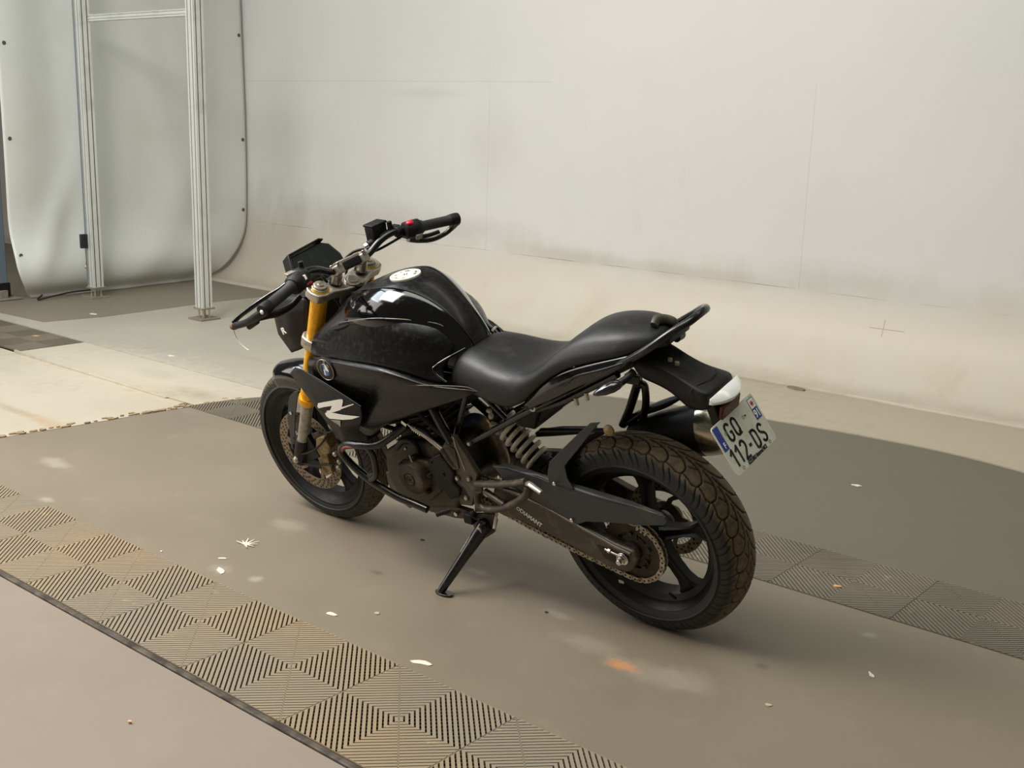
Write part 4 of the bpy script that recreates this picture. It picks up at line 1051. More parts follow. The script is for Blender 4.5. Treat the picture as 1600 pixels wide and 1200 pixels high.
text_mesh('logo_letter', 'R', .030, WHITE, HL, Mx, ext=.0006, sx=1.2, offset=.001)

# ---- front mudguard
rows = []
for (y, dr) in ((.066, -.052), (.064, -.022), (.052, .004), (.028, .018), (0, .022), (-.028, .018), (-.052, .004), (-.064, -.022), (-.066, -.052)):
    row = []
    for k in range(8):
        a = math.radians(67 + k * 10.4); rr = .293 + dr + .004
        tap = 1 - .10 * (abs(k - 3.5) / 3.5) ** 2
        row.append((XF + rr * math.cos(a), y * tap, ZF + rr * math.sin(a)))
    rows.append(row)
FF = patch('front_mudguard', rows, GLOSS, BIKE, t=.003, sub=2)
# stay running down beside the fork, left side (curved plastic blade)
for s in (1, -1):
    P = [(1.3711, 0.0830, 0.5120), (1.3394, 0.0830, 0.5376), (1.3143, 0.0830, 0.5447), (1.3329, 0.0830, 0.5096), (1.3672, 0.0830, 0.4385), (1.4087, 0.0830, 0.3282), (1.4250, 0.0830, 0.2910), (1.4367, 0.0830, 0.2961), (1.4244, 0.0830, 0.3505), (1.4100, 0.0830, 0.4297)]
    mb = MB(); mb.prism([SY(p, s) for p in P], (0, -s * .004, 0)); mb.build('mudguard_stay', GREYPL, FF, bevel=.001)
    mb = MB(); q = SY((1.3824, 0.0840, 0.4484), s); mb.cyl(q, (q[0], q[1] + s * .004, q[2]), .006); mb.build('bolt', CHROME, FF)

# ---- front caliper and its bracket
mb = MB()
mb.prism([(1.2758, 0.0850, 0.3462), (1.2370, 0.0850, 0.3673), (1.2184, 0.0850, 0.3466), (1.2168, 0.0850, 0.2916), (1.2142, 0.0850, 0.2592), (1.2566, 0.0850, 0.2361), (1.2651, 0.0850, 0.2802), (1.2778, 0.0850, 0.3205)], (0, .022, 0))
CP = mb.build('brake_caliper', CALIP, BIKE, bevel=.004, segs=2)
mb = MB(); mb.prism([(1.2473, 0.0680, 0.3910), (1.2033, 0.0680, 0.4104), (1.1847, 0.0680, 0.3699), (1.1997, 0.0680, 0.3417), (1.2423, 0.0680, 0.3270), (1.2594, 0.0680, 0.3534)], (0, .045, 0)); mb.build('caliper_bridge', CALIP, CP, bevel=.004)
for q in ((1.1741, 0.1100, 0.3453), (1.1736, 0.1000, 0.3101), (1.1845, 0.1000, 0.2849)):
    mb = MB(); mb.cyl((q[0], q[1] - .01, q[2]), q, .009, n=16); mb.sph(q, (.006, .005, .006), 6); mb.build('caliper_bolt', SILVER, CP)
tube('brake_line', [(1.1807, 0.1100, 0.4225), (1.2097, 0.1200, 0.3871), (1.2580, 0.1250, 0.3491), (1.3184, 0.1250, 0.3227), (1.3681, 0.1180, 0.3151), (1.3793, 0.1120, 0.3400)], .0035, PLAST, CP, n=8)
tube('sensor_lead', [(1.3519, 0.1200, 0.2789), (1.2891, 0.1180, 0.2774), (1.2354, 0.1100, 0.2908), (1.1961, 0.1100, 0.2952)], .0035, PLAST, CP, n=8)
mb = MB(); mb.prism([(1.3802, 0.0850, 0.2686), (1.3263, 0.0850, 0.2915), (1.2581, 0.0850, 0.2818), (1.2600, 0.0850, 0.2558), (1.3340, 0.0850, 0.2484), (1.3806, 0.0850, 0.2477)], (0, .010, 0)); mb.build('caliper_mount', PLAST, CP, bevel=.003)

# ================================================================ BODYWORK
# ---- fuel tank
TK = loft('fuel_tank', [
    (.995, [(0, .905), (.055, .902), (.085, .885), (.10, .86), (.10, .80), (.08, .74)]),
    (.960, [(0, .945), (.066, .938), (.108, .915), (.128, .875), (.128, .80), (.10, .73)]),
    (.895, [(0, .972), (.078, .962), (.132, .935), (.152, .892), (.155, .80), (.12, .72)]),
    (.825, [(0, .992), (.090, .980), (.144, .950), (.160, .905), (.163, .80), (.13, .72)]),
    (.755, [(0, 1.003), (.086, .990), (.142, .955), (.160, .910), (.163, .80), (.13, .72)]),
    (.690, [(0, .992), (.070, .978), (.116, .948), (.136, .900), (.148, .80), (.12, .72)]),
    (.630, [(0, .958), (.054, .948), (.092, .916), (.110, .872), (.130, .79), (.11, .72)]),
    (.575, [(0, .912), (.042, .903), (.068, .874), (.084, .832), (.105, .77), (.10, .72)]),
    (.535, [(0, .860), (.038, .854), (.056, .832), (.070, .795), (.088, .75), (.08, .71)]),
    (.512, [(0, .815), (.034, .812), (.046, .798), (.058, .768), (.072, .735), (.06, .71)])],
    [SATIN, GLOSS], BIKE, sub=2, crease={1: .75, 3: .5}, band=lambda h: 0 if h < 1 else 1)
# seam lines where the deck panel meets the flanks
for s in (1, -1):
    mb = MB(); mb.sweep(spline([(.955, s * .0665, .9385), (.895, s * .0770, .9600), (.825, s * .0872, .9775), (.755, s * .0840, .9870), (.690, s * .0690, .9755), (.630, s * .0538, .9450), (.575, s * .0425, .9000), (.540, s * .0380, .8620), (.515, s * .0345, .822)], 6), .0019, 8)
    mb.build('deck_seam', VOID, TK)
# white round sticker on the filler deck
cst = Vector((0.7735, 0.0040, 0.9888)) - Vector((0, 0, .0025)); na = Vector((.06, 0, 1)).normalized(); X = Vector((1, 0, -.06)).normalized(); Y = na.cross(X)
def stpt(r, a, h): return cst + X * r * math.cos(a) + Y * r * math.sin(a) + na * h
mb = MB(); N = 56
P0 = [stpt(.047, 2 * PI * k / N, .008) for k in range(N)]
mb.prism([p - na * .006 for p in P0], na * .007); STK = mb.build('round_sticker', STICK, TK, ang=30)
lab(STK, 'round white sticker with grey ring printing')
for (r0, r1) in ((.0405, .0415), (.0255, .0262)):
    mb = MB(); vv = [stpt(r0, 2 * PI * k / N, .0094) for k in range(N)] + [stpt(r1, 2 * PI * k / N, .0094) for k in range(N)]
    mb.add(vv, [(k, (k + 1) % N, N + (k + 1) % N, N + k) for k in range(N)]); mb.build('sticker_ring', GREYINK, STK, ang=0)
for (a0, a1, r0, r1) in ((3.3, 3.7, .029, .037), (3.85, 4.3, .030, .038), (5.0, 5.5, .028, .037), (5.7, 6.0, .030, .036), (1.1, 1.5, .030, .036), (2.0, 2.3, .030, .036), (.3, .5, .028, .036)):
    mb = MB(); K = 5; vv = [stpt(r0, a0 + (a1 - a0) * k / K, .0095) for k in range(K + 1)] + [stpt(r1 - .004 * (k % 2), a0 + (a1 - a0) * k / K, .0095) for k in range(K + 1)]
    mb.add(vv, [(k, k + 1, K + 2 + k, K + 1 + k) for k in range(K)]); mb.build('sticker_mark', GREYINK, STK, ang=0)
mb = MB()
for dx, dy in ((-.006, .0), (0, .004), (.006, -.002), (.0, -.008)): mb.prism([cst + X * (dx + a) + Y * (dy + b) + na * .0092 for a, b in ((-.0022, -.003), (.0022, -.003), (.0022, .003), (-.0022, .003))], na * .0004)
mb.build('sticker_mark', GREYINK, STK, ang=0)

# ---- flank panels, left and right
A0 = [(1.0980, 0.1250, 0.8148), (0.9366, 0.1480, 0.8783), (0.8023, 0.1580, 0.9139), (0.7225, 0.1400, 0.9174), (0.6586, 0.1080, 0.9067), (0.5963, 0.0720, 0.8861), (0.5600, 0.0580, 0.8411)]
A1 = [(1.0877, 0.1500, 0.8011), (0.9527, 0.1580, 0.8380), (0.8188, 0.1680, 0.8687), (0.7122, 0.1660, 0.8838), (0.6316, 0.1460, 0.8771), (0.5854, 0.1100, 0.8441), (0.5520, 0.0920, 0.8130)]
A2 = [(1.0846, 0.1650, 0.7797), (0.9578, 0.1760, 0.7983), (0.8323, 0.1860, 0.8166), (0.7200, 0.1900, 0.8283), (0.6404, 0.1680, 0.8130), (0.6072, 0.1380, 0.7843), (0.5845, 0.1240, 0.7653)]
A3 = [(1.0918, 0.1720, 0.7531), (0.9652, 0.1900, 0.7734), (0.8381, 0.2000, 0.7864), (0.7279, 0.2030, 0.7919), (0.6472, 0.1860, 0.7712), (0.6055, 0.1620, 0.7446), (0.5459, 0.1420, 0.7377)]
B1_ = [(1.0859, 0.1820, 0.7476), (0.9398, 0.2120, 0.7728), (0.8117, 0.2270, 0.7846), (0.7037, 0.2300, 0.7861), (0.6223, 0.2140, 0.7685), (0.5714, 0.1880, 0.7490), (0.4924, 0.1580, 0.7430)]
B2_ = [(1.1089, 0.1800, 0.7116), (0.9725, 0.1980, 0.7152), (0.8514, 0.2060, 0.7212), (0.7433, 0.2060, 0.7261), (0.6436, 0.1900, 0.7222), (0.5492, 0.1700, 0.7240), (0.4547, 0.1500, 0.7401)]
B3_ = [(1.1188, 0.1720, 0.6724), (1.0028, 0.1880, 0.6518), (0.8948, 0.1960, 0.6453), (0.7896, 0.1940, 0.6388), (0.6821, 0.1800, 0.6574), (0.5817, 0.1660, 0.6848), (0.4380, 0.1480, 0.7382)]
B4_ = [(1.1074, 0.1600, 0.6002), (0.9869, 0.1650, 0.5463), (0.9109, 0.1680, 0.4837), (0.8464, 0.1720, 0.5498), (0.7246, 0.1700, 0.6094), (0.6143, 0.1600, 0.6544), (0.4330, 0.1470, 0.7326)]
for s in (1, -1):
    pn = patch('tank_side_panel', [A0, A1, A2, A3], SATIN, BIKE, t=.004, crease=(0, 3), ccols=(), mirror=s < 0)
    lp = patch('side_fairing', [A3, B1_, B2_, B3_, B4_], SATIN, BIKE, t=.004, crease=(0, 3), mirror=s < 0)
    tube('panel_edge', [SY(p, s) for p in [(0.7380, 0.2090, 0.7348), (0.6409, 0.2000, 0.7462), (0.5313, 0.1820, 0.7555), (0.4618, 0.1580, 0.7527), (0.4287, 0.1500, 0.7409)]], [.0008, .0018, .0020, .0020, .0016], PLATEM, lp, n=8)
    tube('seat_surround', [SY(p, s) for p in [(0.5319, 0.0600, 0.8180), (0.5530, 0.0980, 0.8075), (0.5794, 0.1280, 0.7925), (0.5859, 0.1480, 0.7845), (0.5736, 0.1500, 0.7672), (0.5408, 0.1500, 0.7506)]], [.003, .0045, .005, .0045, .004, .003], GLOSS, pn, n=10)
    tube('seam_highlight', [SY(Vector(p) + Vector((0, .002, .001)), s) for p in A0[1:]], .0014, GREYLEG, pn, n=8)  # pale tube paints the highlight along the seam
    if s == 1: lab(pn, 'satin black panel on the left flank of the tank'); lab(lp, 'left side fairing carrying the round blue and white badge')
    # front scoop: gloss strip between deck and flank
    sc = patch('tank_front_cover', [
        [(0.9255, 0.0700, 0.9560), (0.9570, 0.0960, 0.9209), (0.9959, 0.1200, 0.8792), (1.0447, 0.1370, 0.8409), (1.0913, 0.1520, 0.7926)],
        [(0.8444, 0.0920, 0.9645), (0.8836, 0.1160, 0.9242), (0.9231, 0.1360, 0.8897), (0.9809, 0.1480, 0.8529), (1.0388, 0.1630, 0.8013)],
        [(.900, .115, .945), (.905, .140, .905), (.915, .150, .865), (.935, .158, .835), (.955, .166, .795)]], SATIN, pn, t=.003, mirror=s < 0)
    tube('intake_slot', [SY(p, s) for p in [(0.8648, 0.1460, 0.8959), (0.9167, 0.1510, 0.8698), (0.9744, 0.1520, 0.8513)]], [.002, .0062, .003], VOID, pn, n=10)
# badge on the left and right fairing
for s in (1, -1):
    cB = Vector(SY((0.9881, 0.2031, 0.7388), s)); q1 = Vector(SY((0.9593, 0.2068, 0.7282), s)); q2 = Vector(SY((1.0081, 0.1997, 0.7053), s))
    nB = (q1 - cB).cross(q2 - cB).normalized()
    if nB.y * s < 0: nB = -nB
    upb = (Vector((-.15, 0, 1)) - nB * nB.dot(Vector((-.15, 0, 1)))).normalized(); rt = upb.cross(nB)
    def bp(r, a, h): return cB + (rt * math.cos(a) + upb * math.sin(a)) * r + nB * h
    mb = MB(); mb.lathe([(.0001, .0045), (.0335, .0045), (.036, .0035), (.036, -.004)], cB, nB, 48); BG = mb.build('round_badge', INK, BIKE, ang=30)
    mb = MB(); mb.lathe([(.0335, .0046), (.0345, .0056), (.0360, .0044)], cB, nB, 48); mb.lathe([(.0190, .0046), (.0198, .0054), (.0206, .0046)], cB, nB, 48); mb.build('badge_rim', SILVER, BG)
    for k in range(4):
        mb = MB(); P = [bp(0, 0, .0050)] + [bp(.0192, PI / 2 * k + PI / 2 * j / 8, .0050) for j in range(9)]
        mb.prism(P, nB * .0006); mb.build('badge_quadrant', WHITE if k in (0, 2) else BLUEL, BG, ang=0)
    for ch, a in (('B', 2.25), ('M', PI / 2), ('W', .89)):
        c_ = bp(.0268, a, .0048); yy = (bp(.03, a, .0048) - c_).normalized(); xx = yy.cross(nB)
        Mx = Matrix((xx, yy, nB)).transposed().to_4x4(); Mx.translation = c_
        text_mesh('badge_letter', ch, .0125, SILVER, BG, Mx, ext=.0003, offset=.0003)

# ---- faceted radiator shroud with the letter mark
for s in (1, -1):
    pA, pC = SY((1.2194, 0.1650, 0.6673), s), SY((1.1291, 0.1900, 0.7084), s); pO = SY((1.1417, 0.1780, 0.6025), s)
    pI2, pI3 = SY((1.0890, 0.1919, 0.5805), s), SY((0.9796, 0.2080, 0.5402), s); pE, pF = SY((1.0312, 0.1800, 0.4658), s), SY((1.0060, 0.1800, 0.4620), s)
    pR1, pR2, pR3 = SY((0.8299, 0.2360, 0.6561), s), SY((0.8381, 0.2334, 0.6184), s), SY((0.9179, 0.1950, 0.5330), s)
    pT = SY((1.1923, 0.1600, 0.6903), s)
    pts = [pA, pC, pO, pI2, pI3, pE, pF, pR1, pR2, pR3, pT]
    mb = MB(); mb.add(pts, [(0, 10, 1), (0, 1, 3, 2), (2, 3, 4, 5), (5, 4, 6), (1, 7, 8, 4, 3), (4, 8, 9, 6)])
    sh = mb.build('radiator_shroud', PLAST, BIKE, ang=4)
    md = sh.modifiers.new('solid', 'SOLIDIFY'); md.thickness = .005; md.offset = -s * 1.0 if False else 0
    md = sh.modifiers.new('bev', 'BEVEL'); md.width = .0012; md.segments = 2
    if s == 1: lab(sh, 'left radiator shroud with a white letter graphic')
    for nm, mm, poly in (
        ('letter_graphic', WHITE, [(1.0830, 0.1978, 0.5892), (1.0731, 0.1998, 0.6036), (0.9368, 0.2234, 0.6552), (0.9178, 0.2267, 0.6604), (0.9172, 0.2265, 0.6539), (0.9341, 0.2229, 0.6290), (0.8617, 0.2356, 0.6605), (0.8590, 0.2360, 0.6591), (0.9373, 0.2222, 0.6213), (0.9509, 0.2197, 0.6129), (0.9930, 0.2123, 0.5940), (1.0258, 0.2067, 0.5823), (1.0344, 0.2054, 0.5868), (1.0094, 0.2098, 0.5962), (0.9899, 0.2136, 0.6178), (1.0436, 0.2044, 0.5980), (1.0783, 0.1983, 0.5836)]),
        ('letter_graphic', WHITE, [(1.0470, 0.2030, 0.5739), (1.0366, 0.2049, 0.5815), (0.9980, 0.2114, 0.5903), (0.9429, 0.2205, 0.5993), (0.8447, 0.2370, 0.6211), (0.8932, 0.2284, 0.5980), (0.9476, 0.2191, 0.5798), (1.0279, 0.2056, 0.5608), (1.0435, 0.2032, 0.5656)])):
        P = [Vector(SY(p, s)) for p in poly]; nn = (P[4] - P[0]).cross(P[8 if len(P) > 8 else 5] - P[0]).normalized()
        if nn.y * s < 0: nn = -nn
        mb = MB(); mb.prism(P, nn * .0006); mb.build(nm, mm, sh, ang=0)
    P = [Vector(SY(p, s)) for p in ((1.0222, 0.2064, 0.5578), (0.9641, 0.2162, 0.5726), (0.9750, 0.2135, 0.5463), (0.9835, 0.2123, 0.5507))]
    mb = MB(); mb.prism(P, Vector((0, .0006 * s, 0))); mb.build('grey_graphic', GREYLEG, sh, ang=0)
    tube('shroud_edge', [SY(p, s) for p in [(1.1251, 0.1930, 0.7105), (1.0199, 0.2120, 0.7002), (0.9105, 0.2280, 0.6799), (0.8256, 0.2390, 0.6607)]], .0022, PLAST, sh, n=8)
    # inner support behind the shroud
    mb = MB(); mb.prism([SY(p, s) for p in [(1.1523, 0.1500, 0.6788), (0.9173, 0.1700, 0.6192), (0.9266, 0.1600, 0.4760), (1.0178, 0.1550, 0.4484), (1.1334, 0.1400, 0.5387)]], (0, -s * .06, 0)); mb.build('shroud_inner', VOID, sh, bevel=.004)
mb = MB(); mb.box((.985, 0, .60), (.045, .28, .26), Matrix.Rotation(-.15, 3, 'Y')); RD = mb.build('radiator', VOID, BIKE, bevel=.004)
mb = MB()
for k in range(22): mb.box((1.012 + (.60 - (.49 + k * .0105)) * .15, 0, .49 + k * .0105), (.004, .25, .003))
mb.build('radiator_fins', PLAST, RD, ang=0)
mb = MB(); mb.box((.80, 0, .72), (.36, .20, .22)); mb.box((.64, 0, .68), (.16, .14, .12)); mb.build('airbox', VOID, BIKE, bevel=.02)

# ---- seat
ST = loft('seat', [
    (.572, [(0, .795), (.045, .793), (.085, .782), (.112, .755), (.120, .732), (.05, .72)]),
    (.530, [(0, .822), (.055, .820), (.098, .805), (.124, .770), (.130, .735), (.06, .72)]),
    (.470, [(0, .822), (.075, .820), (.115, .802), (.138, .765), (.142, .728), (.06, .71)]),
    (.400, [(0, .806), (.085, .806), (.126, .790), (.148, .755), (.148, .712), (.06, .70)]),
    (.335, [(0, .800), (.090, .802), (.132, .787), (.152, .752), (.146, .700), (.06, .69)]),
    (.285, [(0, .802), (.092, .806), (.130, .796), (.150, .768), (.146, .725), (.06, .71)]),
    (.235, [(0, .822), (.090, .828), (.122, .826), (.142, .805), (.140, .775), (.06, .76)]),
    (.190, [(0, .862), (.086, .868), (.112, .866), (.134, .842), (.134, .812), (.06, .80)]),
    (.140, [(0, .912), (.086, .912), (.106, .898), (.128, .868), (.128, .845), (.06, .84)]),
    (.085, [(0, .948), (.088, .938), (.106, .914), (.124, .888), (.124, .868), (.06, .86)]),
    (.020, [(0, .966), (.088, .952), (.104, .928), (.120, .906), (.118, .890), (.06, .88)]),
    (-.045, [(0, .968), (.078, .958), (.094, .936), (.108, .916), (.106, .903), (.05, .90)]),
    (-.090, [(0, .960), (.055, .955), (.070, .940), (.082, .926), (.080, .916), (.04, .91)]),
    (-.118, [(0, .944), (.030, .942), (.042, .934), (.048, .926), (.045, .920), (.02, .92)])],
    SEATM, BIKE, sub=2, crease={2: .25, 4: .6})

# ---- subframe rails and grab rail, one loop
half = [(0.5450, 0.0980, 0.5233), (0.4004, 0.1040, 0.6153), (0.2661, 0.1100, 0.7006), (0.1107, 0.1120, 0.7952), (-0.0207, 0.1130, 0.8743), (-0.1208, 0.1100, 0.9389), (-.170, .082, .975), (-.204, .045, .996)]
loop = half + [(-.214, .0, 1.004)] + [SY(p, -1) for p in reversed(half)]
FRM = tube('subframe_rail', loop, .0105, DARK, BIKE, n=16, k=6)
for s in (1, -1):
    tube('rear_stay', [SY(p, s) for p in ((0.4720, 0.1000, 0.7085), (0.4315, 0.1000, 0.6751), (0.3845, 0.1030, 0.6408))], .0075, DARK, FRM)
    tube('trellis_tube', [SY(p, s) for p in ((0.6794, 0.1050, 0.6506), (0.6410, 0.1150, 0.5920), (0.5911, 0.1280, 0.5290))], .0145, DARK, FRM)
    tube('trellis_tube', [SY(p, s) for p in ((0.5318, 0.0850, 0.6900), (0.5763, 0.0850, 0.6008), (0.6211, 0.0900, 0.5066))], .0100, DARK, FRM)
    tube('trellis_tube', [SY(p, s) for p in ((0.4872, 0.0900, 0.7090), (0.5881, 0.1000, 0.7119), (0.7490, 0.1000, 0.6825), (.95, .05, .74), (1.02, .03, .80))], .014, VOID, FRM)
    tube('trellis_tube', [SY(p, s) for p in ((0.6211, 0.0900, 0.5066), (.72, .09, .57), (.88, .07, .68), (.99, .03, .72))], .014, VOID, FRM)
    q = SY((0.5331, 0.1100, 0.5324), s); mb = MB(); mb.cyl(SY((0.5503, 0.0900, 0.5179), s), q, .012, n=20, mi=1); mb.cyl(q, (q[0], q[1] + s * .010, q[2]), .0065, n=6); mb.build('frame_bolt', [SILVER, DARK], FRM, bevel=.001)
for q in ((0.2656, 0.1150, 0.7072), ):
    mb = MB(); mb.cyl(q, (q[0], q[1] + .006, q[2]), .012, n=24); mb.cyl(q, (q[0], q[1] + .0065, q[2]), .006, n=12, mi=1); mb.build('frame_plug', [SILVER, VOID], FRM)
for q in ((0.1244, 0.1000, 0.7334), (0.0880, 0.1000, 0.7558), (0.0125, 0.0900, 0.7972)):
    mb = MB(); mb.cyl(q, (q[0] + .002, q[1], q[2] + .022), .0062, n=12); mb.build('rail_bolt', SILVER, FRM, bevel=.001)
tube('lower_rail', [(0.2684, 0.0950, 0.6887), (0.1743, 0.0950, 0.7328), (0.0716, 0.0950, 0.7942), (-0.0187, 0.1000, 0.8498)], .010, DARK, FRM)
# ---- tail side panels
for s in (1, -1):
    tp = patch('tail_side_panel', [[SY(p, 1) for p in r] for r in [
        [(0.2856, 0.1280, 0.7256), (0.2140, 0.1300, 0.7887), (0.1512, 0.1260, 0.8415), (0.0316, 0.1200, 0.8849), (-0.0702, 0.1080, 0.9141), (-0.1175, 0.1000, 0.9321)],
        [(0.2897, 0.1320, 0.7110), (0.2124, 0.1380, 0.7641), (0.1342, 0.1380, 0.8166), (0.0277, 0.1300, 0.8649), (-0.0642, 0.1160, 0.9009), (-0.1157, 0.1040, 0.9267)],
        [(0.2920, 0.1220, 0.6916), (0.2277, 0.1240, 0.7231), (0.1460, 0.1260, 0.7708), (0.0391, 0.1200, 0.8326), (-0.0513, 0.1140, 0.8836), (-0.1055, 0.1040, 0.9180)]]], GLOSS, BIKE, t=.003, crease=(1,), mirror=s < 0)
    tube('panel_ridge', [SY(p, s) for p in ((0.1576, 0.1390, 0.7958), (0.1184, 0.1400, 0.8167), (0.0842, 0.1390, 0.8446), (0.0056, 0.1320, 0.8733), (-0.0755, 0.1180, 0.9055))], [.001, .0025, .003, .003, .002], SATIN, tp, n=8)
mb = MB(); mb.prism([(0.4031, 0.0700, 0.6181), (0.3470, 0.0800, 0.6655), (0.2834, 0.0800, 0.6922), (0.2914, 0.0700, 0.6513), (0.3201, 0.0600, 0.5949), (0.3688, 0.0600, 0.5929)], (0, -.14, 0)); mb.build('inner_mudguard', PLAST, BIKE, bevel=.006)
mb = MB(); mb.prism([(.33, -.06, .70), (.10, -.06, .84), (-.05, -.05, .90), (-.05, -.05, .86), (.10, -.06, .77), (.30, -.06, .62)], (0, .12, 0)); mb.build('undertray', VOID, BIKE, bevel=.01)
# latch grip behind the seat
tube('seat_latch_grip', [(-0.0901, 0.0200, 0.9607), (-0.0880, 0.0000, 0.9676), (-0.0997, -0.0200, 0.9625), (-0.1152, -0.0300, 0.9534), (-0.1211, -0.0300, 0.9383)], [.012, .014, .013, .012, .009], PLATEM, BIKE, flat=.75)
mb = MB(); mb.prism([(-.08, -.075, .905), (-.150, -.055, .928), (-.150, .055, .928), (-.08, .075, .905)], (0, 0, .022)); mb.build('tail_cowl', PLAST, BIKE, bevel=.008)

# ---- tail arm, light, plate
TL = loft('tail_fender', [
    (-.020, [(0, .875), (.035, .875), (.070, .890), (.076, .872), (.060, .835), (.0, .825)]),
    (-.085, [(0, .858), (.030, .860), (.058, .878), (.066, .860), (.050, .815), (.0, .805)]),
    (-.140, [(0, .842), (.028, .844), (.048, .856), (.055, .838), (.045, .795), (.0, .785)]),
    (-.185, [(0, .838), (.032, .838), (.052, .836), (.060, .815), (.050, .755), (.0, .75)]),
    (-.225, [(0, .832), (.040, .830), (.062, .824), (.070, .805), (.060, .765), (.0, .76)]),
    (-.268, [(0, .826), (.045, .824), (.068, .815), (.074, .800), (.066, .780), (.0, .775)])],
    PLAST, BIKE, sub=2, crease={2: .8, 3: .3, 4: .7})
mb = MB(); mb.sweep(spline([(-.205, .074, .775), (-.205, .071, .812), (-.215, .050, .829), (-.232, .02, .8335), (-.232, -.02, .8335), (-.215, -.050, .829), (-.205, -.071, .812)], 5), .0014, 6); mb.build('tail_seam', VOID, TL)
for q in ((-0.1456, 0.0180, 0.8639), (-0.1272, 0.0200, 0.8725)):
    mb = MB(); mb.box(q, (.012, .006, .012)); mb.build('bulb_gap', CHIP2, TL, bevel=.002)
# clear lens: pointed bar across the tail
LN = MB(); sec = []
for j in range(13):
    t = j / 12 * 2 - 1; y = .071 * t; k = (1 - abs(t) ** 2.0)
    x0 = -.262 - .004 * k; ztop = .811 + .005 * k; dep = .008 + .026 * k; zb = .794 - .010 * k
    sec.append([(x0, y, ztop), (x0 - dep * .6, y, ztop - .006), (x0 - dep, y, (ztop + zb) / 2 - .004), (x0 - dep * .75, y, zb), (x0 + .004, y, zb)])
v = [p for s_ in sec for p in s_]; f = []
for j in range(12):
    for k in range(5): f.append((j * 5 + k, j * 5 + (k + 1) % 5, (j + 1) * 5 + (k + 1) % 5, (j + 1) * 5 + k))
f += [tuple(range(5)), tuple(range(60, 65))]
LN.add(v, f); lab(LN.build('tail_light', LENS, TL, ang=40, bevel=.002), 'bright clear tail light lens')
mb = MB(); mb.box((-.276, .004, .757), (.012, .092, .050), Matrix.Rotation(-.2, 3, 'Y')); mb.build('reflector', REDREF, TL, bevel=.004)
mb = MB(); mb.prism([(-.235, -.052, .785), (-.262, -.052, .785), (-.275, -.052, .74), (-.318, -.052, .66), (-.30, -.052, .66), (-.25, -.052, .73)], (0, .104, 0)); mb.build('plate_bracket', PLAST, TL, bevel=.003)
# plate
tlp, trp, brp, blp = Vector((-.2765, .105, .7465)), Vector((-.2765, -.105, .7465)), Vector((-.344, -.105, .628)), Vector((-.344, .105, .628))
ctr = (tlp + brp) / 2; px_ = (trp - tlp).normalized(); py_ = (tlp - blp).normalized(); pz_ = px_.cross(py_)
if pz_.x > 0: pz_ = -pz_
hw, hh = .105, (tlp - blp).length / 2; rc = .010
def pp(a, b, c=0): return ctr + px_ * a + py_ * b + pz_ * c
P = []
for (sx, sy, a0) in ((1, 1, 0), (-1, 1, PI / 2), (-1, -1, PI), (1, -1, 1.5 * PI)):
    for k in range(7): a = a0 + PI / 2 * k / 6; P.append(pp(sx * (hw - rc) + rc * math.cos(a), sy * (hh - rc) + rc * math.sin(a), -.0012))
mb = MB(); mb.prism(P, pz_ * .0024); NP = mb.build('number_plate', PLATEW, BIKE, ang=30); lab(NP, 'white number plate reading GQ 112-DS')
def rect(name, a0, a1, b0, b1, m, h=.0016, par=None):
    mb = MB(); mb.prism([pp(a0, b0, .001), pp(a1, b0, .001), pp(a1, b1, .001), pp(a0, b1, .001)], pz_ * (h - .001)); return mb.build(name, m, par or NP, ang=0)
Rm = Matrix((px_, py_, px_.cross(py_))).transposed()
def ptext(s, size, a, b, m, sx=1.0, off=.0, al='CENTER', h=.0017):
    M4 = Rm.to_4x4(); M4.translation = pp(a, b, h); return text_mesh('plate_character', s, size, m, NP, M4, ext=.0003, sx=sx, offset=off, align=al)
rect('country_band', -.1005, -.0775, -.001, .064, BLUE)
for k in range(12):
    a = 2 * PI * k / 12; rect('band_star', -.0885 + .0075 * math.cos(a) - .0008, -.0885 + .0075 * math.cos(a) + .0008, .0435 + .0075 * math.sin(a) - .0008, .0435 + .0075 * math.sin(a) + .0008, BLUEL, h=.0019)
ptext('F', .021, -.088, .012, WHITE, sx=.8, off=.0005, h=.0020)
rect('region_band', .0720, .0985, .031, .0600, BLUE); rect('region_band', .0720, .0985, .0020, .0310, BLUE)
rect('region_field', .0740, .0965, .033, .0580, WHITE, h=.0020)
for k in range(4):
    a = PI / 4 * k; mb = MB(); c_, s_ = math.cos(a), math.sin(a); x0, y0 = .0853, .0455
    mb.prism([pp(x0 + c_ * .008 - s_ * .0012, y0 + s_ * .008 + c_ * .0012, .0021), pp(x0 + c_ * .008 + s_ * .0012, y0 + s_ * .008 - c_ * .0012, .0021), pp(x0 - c_ * .008 + s_ * .0012, y0 - s_ * .008 - c_ * .0012, .0021), pp(x0 - c_ * .008 - s_ * .0012, y0 - s_ * .008 + c_ * .0012, .0021)], pz_ * .0003)
    mb.build('region_sign', REDINK, NP, ang=0)
ptext('91', .030, .0853, .0165, WHITE, sx=.8, off=.0006, h=.0020)
def arc(cx_, cy_, rx, ry, a0, a1, n=9): return [(cx_ + rx * math.cos(math.radians(a0 + (a1 - a0) * i / n)), cy_ + ry * math.sin(math.radians(a0 + (a1 - a0) * i / n))) for i in range(n + 1)]
